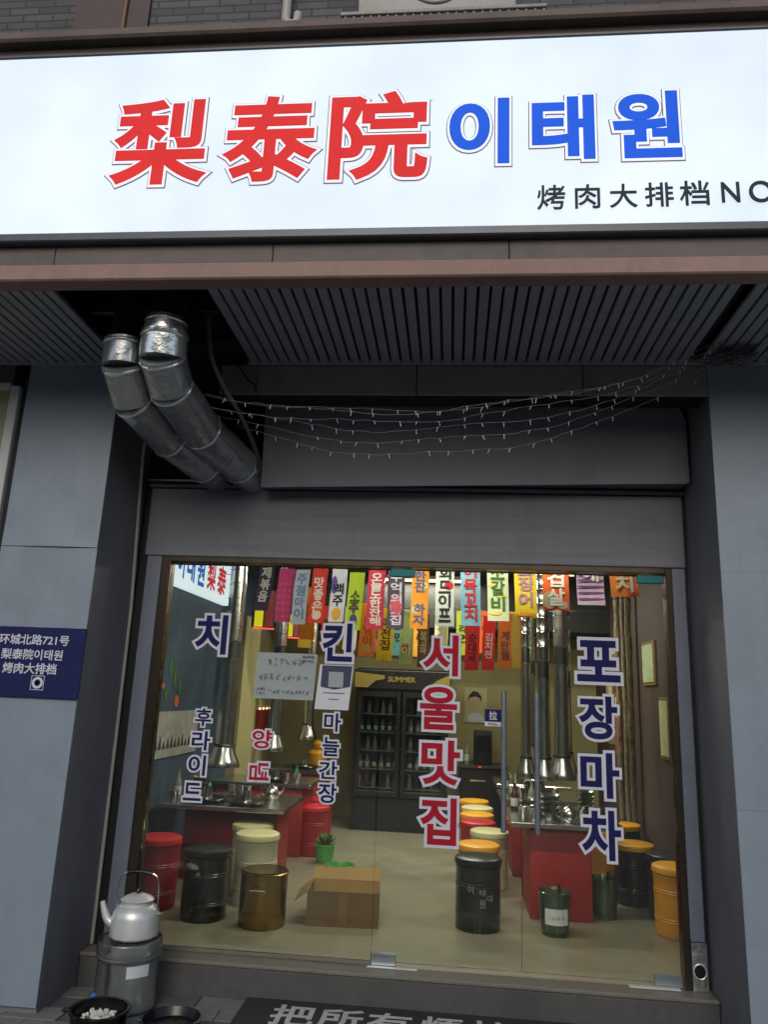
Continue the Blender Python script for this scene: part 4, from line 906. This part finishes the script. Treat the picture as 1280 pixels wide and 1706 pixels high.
# wall decoration inside
t = thing('backlit_wall_sign', (-2.04, 1.8, 2.43), 'backlit white sign with blue and red lettering on the inner left wall', 'sign'); T = t.location
mat_emit('inner_sign_glow', (226, 240, 248), 1.0, .03)
MB(T).box(-2.049, -1.99, .95, 2.75, 2.43, 2.95).build('light_face', 'inner_sign_glow', t)
mat_emit('inner_blue', (50, 110, 200), .7); mat_emit('inner_red', (214, 50, 60), .7)
fr = lambda u, v, q: (-1.985+q, u, v)
for c, y0, y1, m in (('이', 1.25, 1.42, 'inner_blue'), ('태', 1.48, 1.68, 'inner_blue'), ('원', 1.74, 1.94, 'inner_blue'), ('梨', 2.02, 2.27, 'inner_red'), ('泰', 2.32, 2.6, 'inner_red')):
    mb = MB(T); glyph_into(mb, c, (y0, y1, 2.50, 2.78), .03, .03, .004, fr); mb.build('letter', m, t, False)
t = thing('wall_mural', (-2.04, 1.7, 1.0), 'grey printed mural strip on the dark blue left wall', 'mural'); T = t.location
MB(T).box(-2.049, -2.035, .9, 2.3, 1.06, 1.42).build('print', 'mural_grey', t)
mb = MB(T)
for i in range(16):
    y = .95+i*.085; mb.prism([(y, 1.13), (y+.06, 1.13), (y+.03, 1.19+.02*(i % 3))], -2.0345, -2.031, 'YZ')
mb.build('tooth_pattern', 'ink_black', t, False)
t = thing('paper_flowers', (-2.03, 1.7, 1.5), 'small painted green and orange plants on the dark blue wall', 'decoration'); T = t.location
mb = MB(T)
for (y, z, a, b_) in ((1.5, 1.78, .03, .07), (1.62, 1.70, .025, .10), (1.45, 1.56, .03, .06), (1.75, 1.62, .03, .07)):
    mb.prism([(y+a*math.cos(q), z+b_*math.sin(q)) for q in [i*math.pi/6 for i in range(12)]], -2.049, -2.044, 'YZ')
mb.build('leaf_print', 'green_leaf', t, False)
mb = MB(T)
for (y, z, a) in ((1.72, 1.5, .05), (1.38, 1.62, .025)): mb.prism([(y+a*math.cos(q), z+a*math.sin(q)) for q in [i*math.pi/6 for i in range(12)]], -2.049, -2.044, 'YZ')
mb.build('flower_print', mat('flower_orange', (196, 92, 50), .7), t, False)
mat_emit('neon_yellow', (226, 214, 30), .9); mat_emit('neon_red', (255, 90, 84), 1.5)
for x0, x1, z0, z1, y, lab in ((-1.85, -1.62, 2.25, 2.66, 3.2, 'larger yellow light box edged in red neon at the upper left'), (-1.50, -1.36, 2.17, 2.42, 3.3, 'smaller yellow light box edged in red neon beside the larger one')):
    t = thing('neon_box', ((x0+x1)/2, y, z0), lab, 'light box', 'yellow neon light boxes', R(25)); hw = (x1-x0)/2; h = z1-z0
    MB().bbox(-hw, hw, -.04, .04, 0, h, .006).build('case', 'wall_brown', t); MB().box(-hw+.015, -.01, -.046, -.041, .015, h-.01).build('yellow_face', 'neon_yellow', t); MB().box(.0, hw-.02, -.046, -.041, .02, h-.01).build('red_face', 'table_red', t)
    b = MB(); b.tube([(-hw, -.05, 0), (hw, -.05, 0)], .008, 8); b.build('neon_tube', 'neon_red', t)
t = thing('red_lantern_poster', (-1.94, 4.3, 1.0), 'red poster with small lights on the left inner wall', 'poster'); T = t.location
MB(T).box(-1.949, -1.935, 4.05, 4.75, 1.0, 1.40).build('paper', 'drum_red', t); mat_emit('tiny_lamp', (255, 220, 160), 4)
for i in range(4): MB(T).lathe([(.004, -.012), (.012, 0), (.004, .012)], 8, (-1.925, 4.12+i*.17, 1.41)).build('lamp', 'tiny_lamp', t)
t = thing('orange_figurine', (-1.26, 4.35, .7902), 'bright orange rounded ornament on the rear left table', 'ornament')
MB().lathe([(.10, 0), (.115, .04), (.115, .15), (.09, .18), (.03, .19)], 20).build('body', 'cushion_yellow', t); MB().lathe([(.03, .19), (.055, .215), (.06, .25), (.03, .29), (.005, .295)], 18).build('knob', 'cushion_yellow', t)
# right wall
for y0, y1, z0, z1, m, lab in ((2.20, 2.62, 1.80, 2.19, 'poster_green', 'pale green picture print high on the right inner wall'), (1.84, 2.12, 1.20, 1.70, 'poster_cream', 'framed cream poster on the right inner wall near the jamb')):
    t = thing('wall_picture', (2.04, (y0+y1)/2, z0), lab, 'picture'); T = t.location
    MB(T).bbox(2.03, 2.049, y0, y1, z0, z1, .003).build('frame', 'frame_wood', t); MB(T).box(2.022, 2.0295, y0+.03, y1-.03, z0+.03, z1-.03).build('print', m, t)
for i, (y, r) in enumerate(((2.92, .03), (3.16, .024), (3.44, .03))):
    mb = MB((1.97, y, .158)); P = [(1.98+random.uniform(-.004, .004), y+random.uniform(-.006, .006), .158+k*.2) for k in range(15)]
    mb.tube(smooth_path(P, 2), [r*random.uniform(.8, 1.15) for _ in range(29)], 9); tag(mb.build('wooden_pole', 'wood_bark'), ('nearest', 'middle', 'farthest')[i]+' rough bark covered wooden pole against the right wall', 'pole', 'bark poles by the right wall')
for i, (y0, y1, z0, z1, c, lab) in enumerate(((3.62, 3.95, 1.1, 1.75, (150, 60, 48), 'dull red poster far along the right inner wall'), (4.0, 4.4, 1.2, 1.9, (120, 112, 70), 'olive printed poster far along the right inner wall'), (3.66, 4.3, 1.95, 2.3, (84, 100, 104), 'blue grey poster above the red one on the right wall'))):
    t = thing('wall_poster', (2.04, (y0+y1)/2, z0), lab, 'poster'); T = t.location
    MB(T).box(2.038, 2.049, y0, y1, z0, z1).build('paper', mat('poster_%d' % i, c, .6, 0, .5, 12), t); MB(T).box(2.034, 2.0375, y0+.05, y1-.05, z0+(z1-z0)*.6, z1-.05).build('print', 'poster_cream', t)
# ceiling lamps
mat_emit('tube_lamp', (255, 240, 196), 4)
def ceil_lamp(x, y, L, pw, label, tilt=0):
    t = thing('ceiling_lamp', (x, y, 2.9), label, 'lamp', 'tube lamps under the shop ceiling'); T = t.location
    MB(T).bbox(x-L/2, x+L/2, y-.03, y+.03, 2.945, 2.985, .004).build('housing', 'white_plastic', t); MB(T).tube([(x-L/2+.02, y, 2.928), (x+L/2-.02, y, 2.928)], .014, 10).build('tube', 'tube_lamp', t)
    b = MB(T); b.tube([(x-L/3, y, 2.985), (x-L/3, y, 3.019)], .005, 6); b.tube([(x+L/3, y, 2.985), (x+L/3, y, 3.019)], .005, 6); b.build('hanger', 'cable_black', t)
    ld = bpy.data.lights.new('lamp_light', 'AREA'); ld.shape = 'RECTANGLE'; ld.size = L; ld.size_y = .08; ld.energy = pw; ld.color = (1, .96, .82)
    lo = bpy.data.objects.new('lamp_light', ld); col.objects.link(lo); lo.parent = t; lo.location = (0, 0, .005); lo.rotation_euler[0] = R(tilt)
ceil_lamp(.1, .30, 2.4, 56, 'unseen tube lamp nearest the glass front, tilted at the banners', 40); ceil_lamp(.05, 2.6, 1.2, 46, 'middle tube lamp above the aisle'); ceil_lamp(-.1, 4.0, 1.2, 44, 'rear tube lamp in front of the drinks fridge')  # front lamp is out of sight, placed and tilted to brighten the banners
ceil_lamp(1.25, 3.3, .6, 20, 'short tube lamp among the right extractor pipes')

# ================================================================== IN FRONT OF THE SHOP
# doormat
t = thing('doormat', (.1, -.5, 0), 'dark rubber doormat with large white Chinese lettering', 'doormat'); T = t.location
MB(T).bbox(-.80, 1.00, -.95, -.155, .002, .014, .004).build('mat', 'mat_rubber', t)
fl = lambda u, v, q: (u, v, .0145+q)
for c, x0, x1 in (('把', -.625, -.395), ('所', -.382, -.150), ('有', -.130, .098), ('烦', .136, .362), ('恼', .398, .628)):
    mb = MB(T); glyph_into(mb, c, (x0, x1, -.47, -.222), .02, .02, .002, fl); mb.build('letter', 'mat_paint', t, False)

# clear plastic water drum with a kettle on it
JX, JY, JR, JH = -1.40, -.37, .158, .325
t = thing('plastic_drum', (JX, JY, .001), 'clear ribbed plastic drum standing by the left jamb under the kettle', 'container')
pr = [(JR*.97, 0), (JR*1.02, .01), (JR*1.02, .05), (JR*.985, .06), (JR*.985, .235), (JR*1.03, .245), (JR*1.06, .255), (JR*1.06, JH-.01), (JR*1.03, JH), (JR*.99, JH), (JR*1.0, JH-.02), (JR*.95, .24), (JR*.95, .015), (.01, .012)]
MB().lathe(pr, 40).build('wall', 'jar_plastic', t)
MB().lathe([(JR*1.0, .247), (JR*1.035, .25), (JR*1.035, .256), (JR*1.0, .259)], 40, (0, 0, 0), False).build('bead', 'white_plastic', t)
MB().lathe([(JR*.93, .0135), (JR*.93, .05), (.01, .051)], 32).build('dark_contents', mat('drum_contents', (66, 70, 66), .6, 0, .3, 12), t)
MB().lathe([(JR*.97, JH-.012), (JR*.97, JH-.004), (.01, JH-.003)], 32).build('lid', 'jar_plastic', t)
mb = MB(); V = []
for j in range(2):
    for i in range(9): a = -math.pi/2+.35+.75*i/8; V.append((JR*1.0*math.cos(a), JR*1.0*math.sin(a), .175+.055*j))
mb.add(V, [(i, i+1, i+10, i+9) for i in range(8)]); mb.build('paper_label', 'paper_white', t)
t = thing('kettle', (JX+.015, JY, .3275), 'dented aluminium kettle with a black handle on the plastic drum', 'kettle')
K = [(.085, 0), (.118, .004), (.126, .012), (.124, .09), (.116, .115), (.095, .135), (.082, .14), (.08, .155), (.076, .157)]
MB().lathe([(.09, -.0), (.09, .001)], 24).build('base_ring', 'black_enamel', t)
mb = MB(); mb.lathe([(r*(1.0), z*1.14+.0015) for r, z in K], 12); mb.build('body', 'aluminium', t, True, 40)
MB().lathe([(.086, .180), (.088, .185), (.07, .197), (.04, .209), (.015, .212)], 28).build('lid', 'aluminium', t)
MB().lathe([(.010, .212), (.013, .219), (.017, .227), (.013, .235), (.004, .237)], 14).build('knob', 'black_enamel', t)
sp = smooth_path([(-.11, -.02, .06), (-.145, -.025, .085), (-.165, -.028, .125), (-.18, -.03, .17)], 5)
MB().tube(sp, [.026-.013*i/(len(sp)-1) for i in range(len(sp))], 14).build('spout', 'aluminium', t)
hp = smooth_path([(-.108, 0, .125), (-.114, 0, .21), (-.10, 0, .29), (-.062, 0, .314), (0, 0, .32), (.062, 0, .314), (.10, 0, .29), (.114, 0, .21), (.108, 0, .125)], 5)
MB().tube(hp, .0045, 8).build('handle', 'steel', t)
MB().tube(smooth_path([(-.07, 0, .311), (-.03, 0, .318), (.03, 0, .318), (.07, 0, .311)], 4), .011, 10).build('grip', 'black_enamel', t)
MB().tube([(.108, 0, .125), (.14, -.01, .12), (.145, -.012, .127)], .004, 6).build('hook', 'steel', t)
# black pots on the pavement
t = thing('iron_pot', (-1.335, -.82, .002), 'black iron pot holding white chips in front of the plastic drum', 'pot')
MB().lathe([(.09, 0), (.115, .02), (.125, .09), (.132, .145), (.14, .15), (.138, .158), (.124, .156), (.115, .09), (.09, .03), (.005, .028)], 32).build('bowl', 'black_enamel', t)
mb = MB(); rp_ = random.Random(11)
for i in range(90):
    a, q = rp_.uniform(0, 6.28), .095*math.sqrt(rp_.random()); c = Vector((q*math.cos(a), q*math.sin(a), .105+rp_.uniform(-.012, .014))); s_ = rp_.uniform(.008, .015)
    bm = bmesh.new(); bmesh.ops.create_icosphere(bm, subdivisions=1, radius=s_)
    for v in bm.verts: v.co = Vector((v.co.x*rp_.uniform(.7, 1.3), v.co.y*rp_.uniform(.7, 1.3), v.co.z*rp_.uniform(.6, 1.1)))+c
    bm.verts.index_update(); mb.add([v.co for v in bm.verts], [[v.index for v in f.verts] for f in bm.faces]); bm.free()
tag(mb.build('white_chips', 'popcorn', t), kind='stuff')
MB().tube(smooth_path([(-.138, 0, .14), (-.17, 0, .135), (-.175, .02, .13)], 4), .01, 8).build('lug', 'black_enamel', t)
t = thing('iron_pan', (-1.03, -.70, .002), 'flat black iron pan lying right of the pot of chips', 'pan')
MB().lathe([(.10, 0), (.125, .015), (.138, .09), (.142, .095), (.134, .096), (.118, .06), (.02, .056)], 32).build('pan', 'black_enamel', t)
MB().tube([(-.14, 0, .07), (-.16, .0, .075)], .012, 8).build('lug', 'black_enamel', t)
t = thing('blue_scoop', (-1.49, -.66, .002), 'bright blue plastic scoop handle sticking out beside the iron pot', 'scoop')
MB().bbox(-.035, .035, -.05, .02, 0, .10, .01, 2).build('cup', 'blue_plastic', t); MB().tube([(.0, .02, .07), (.02, .08, .12)], .014, 8).build('handle', 'blue_plastic', t)
bpy.context.view_layer.update()
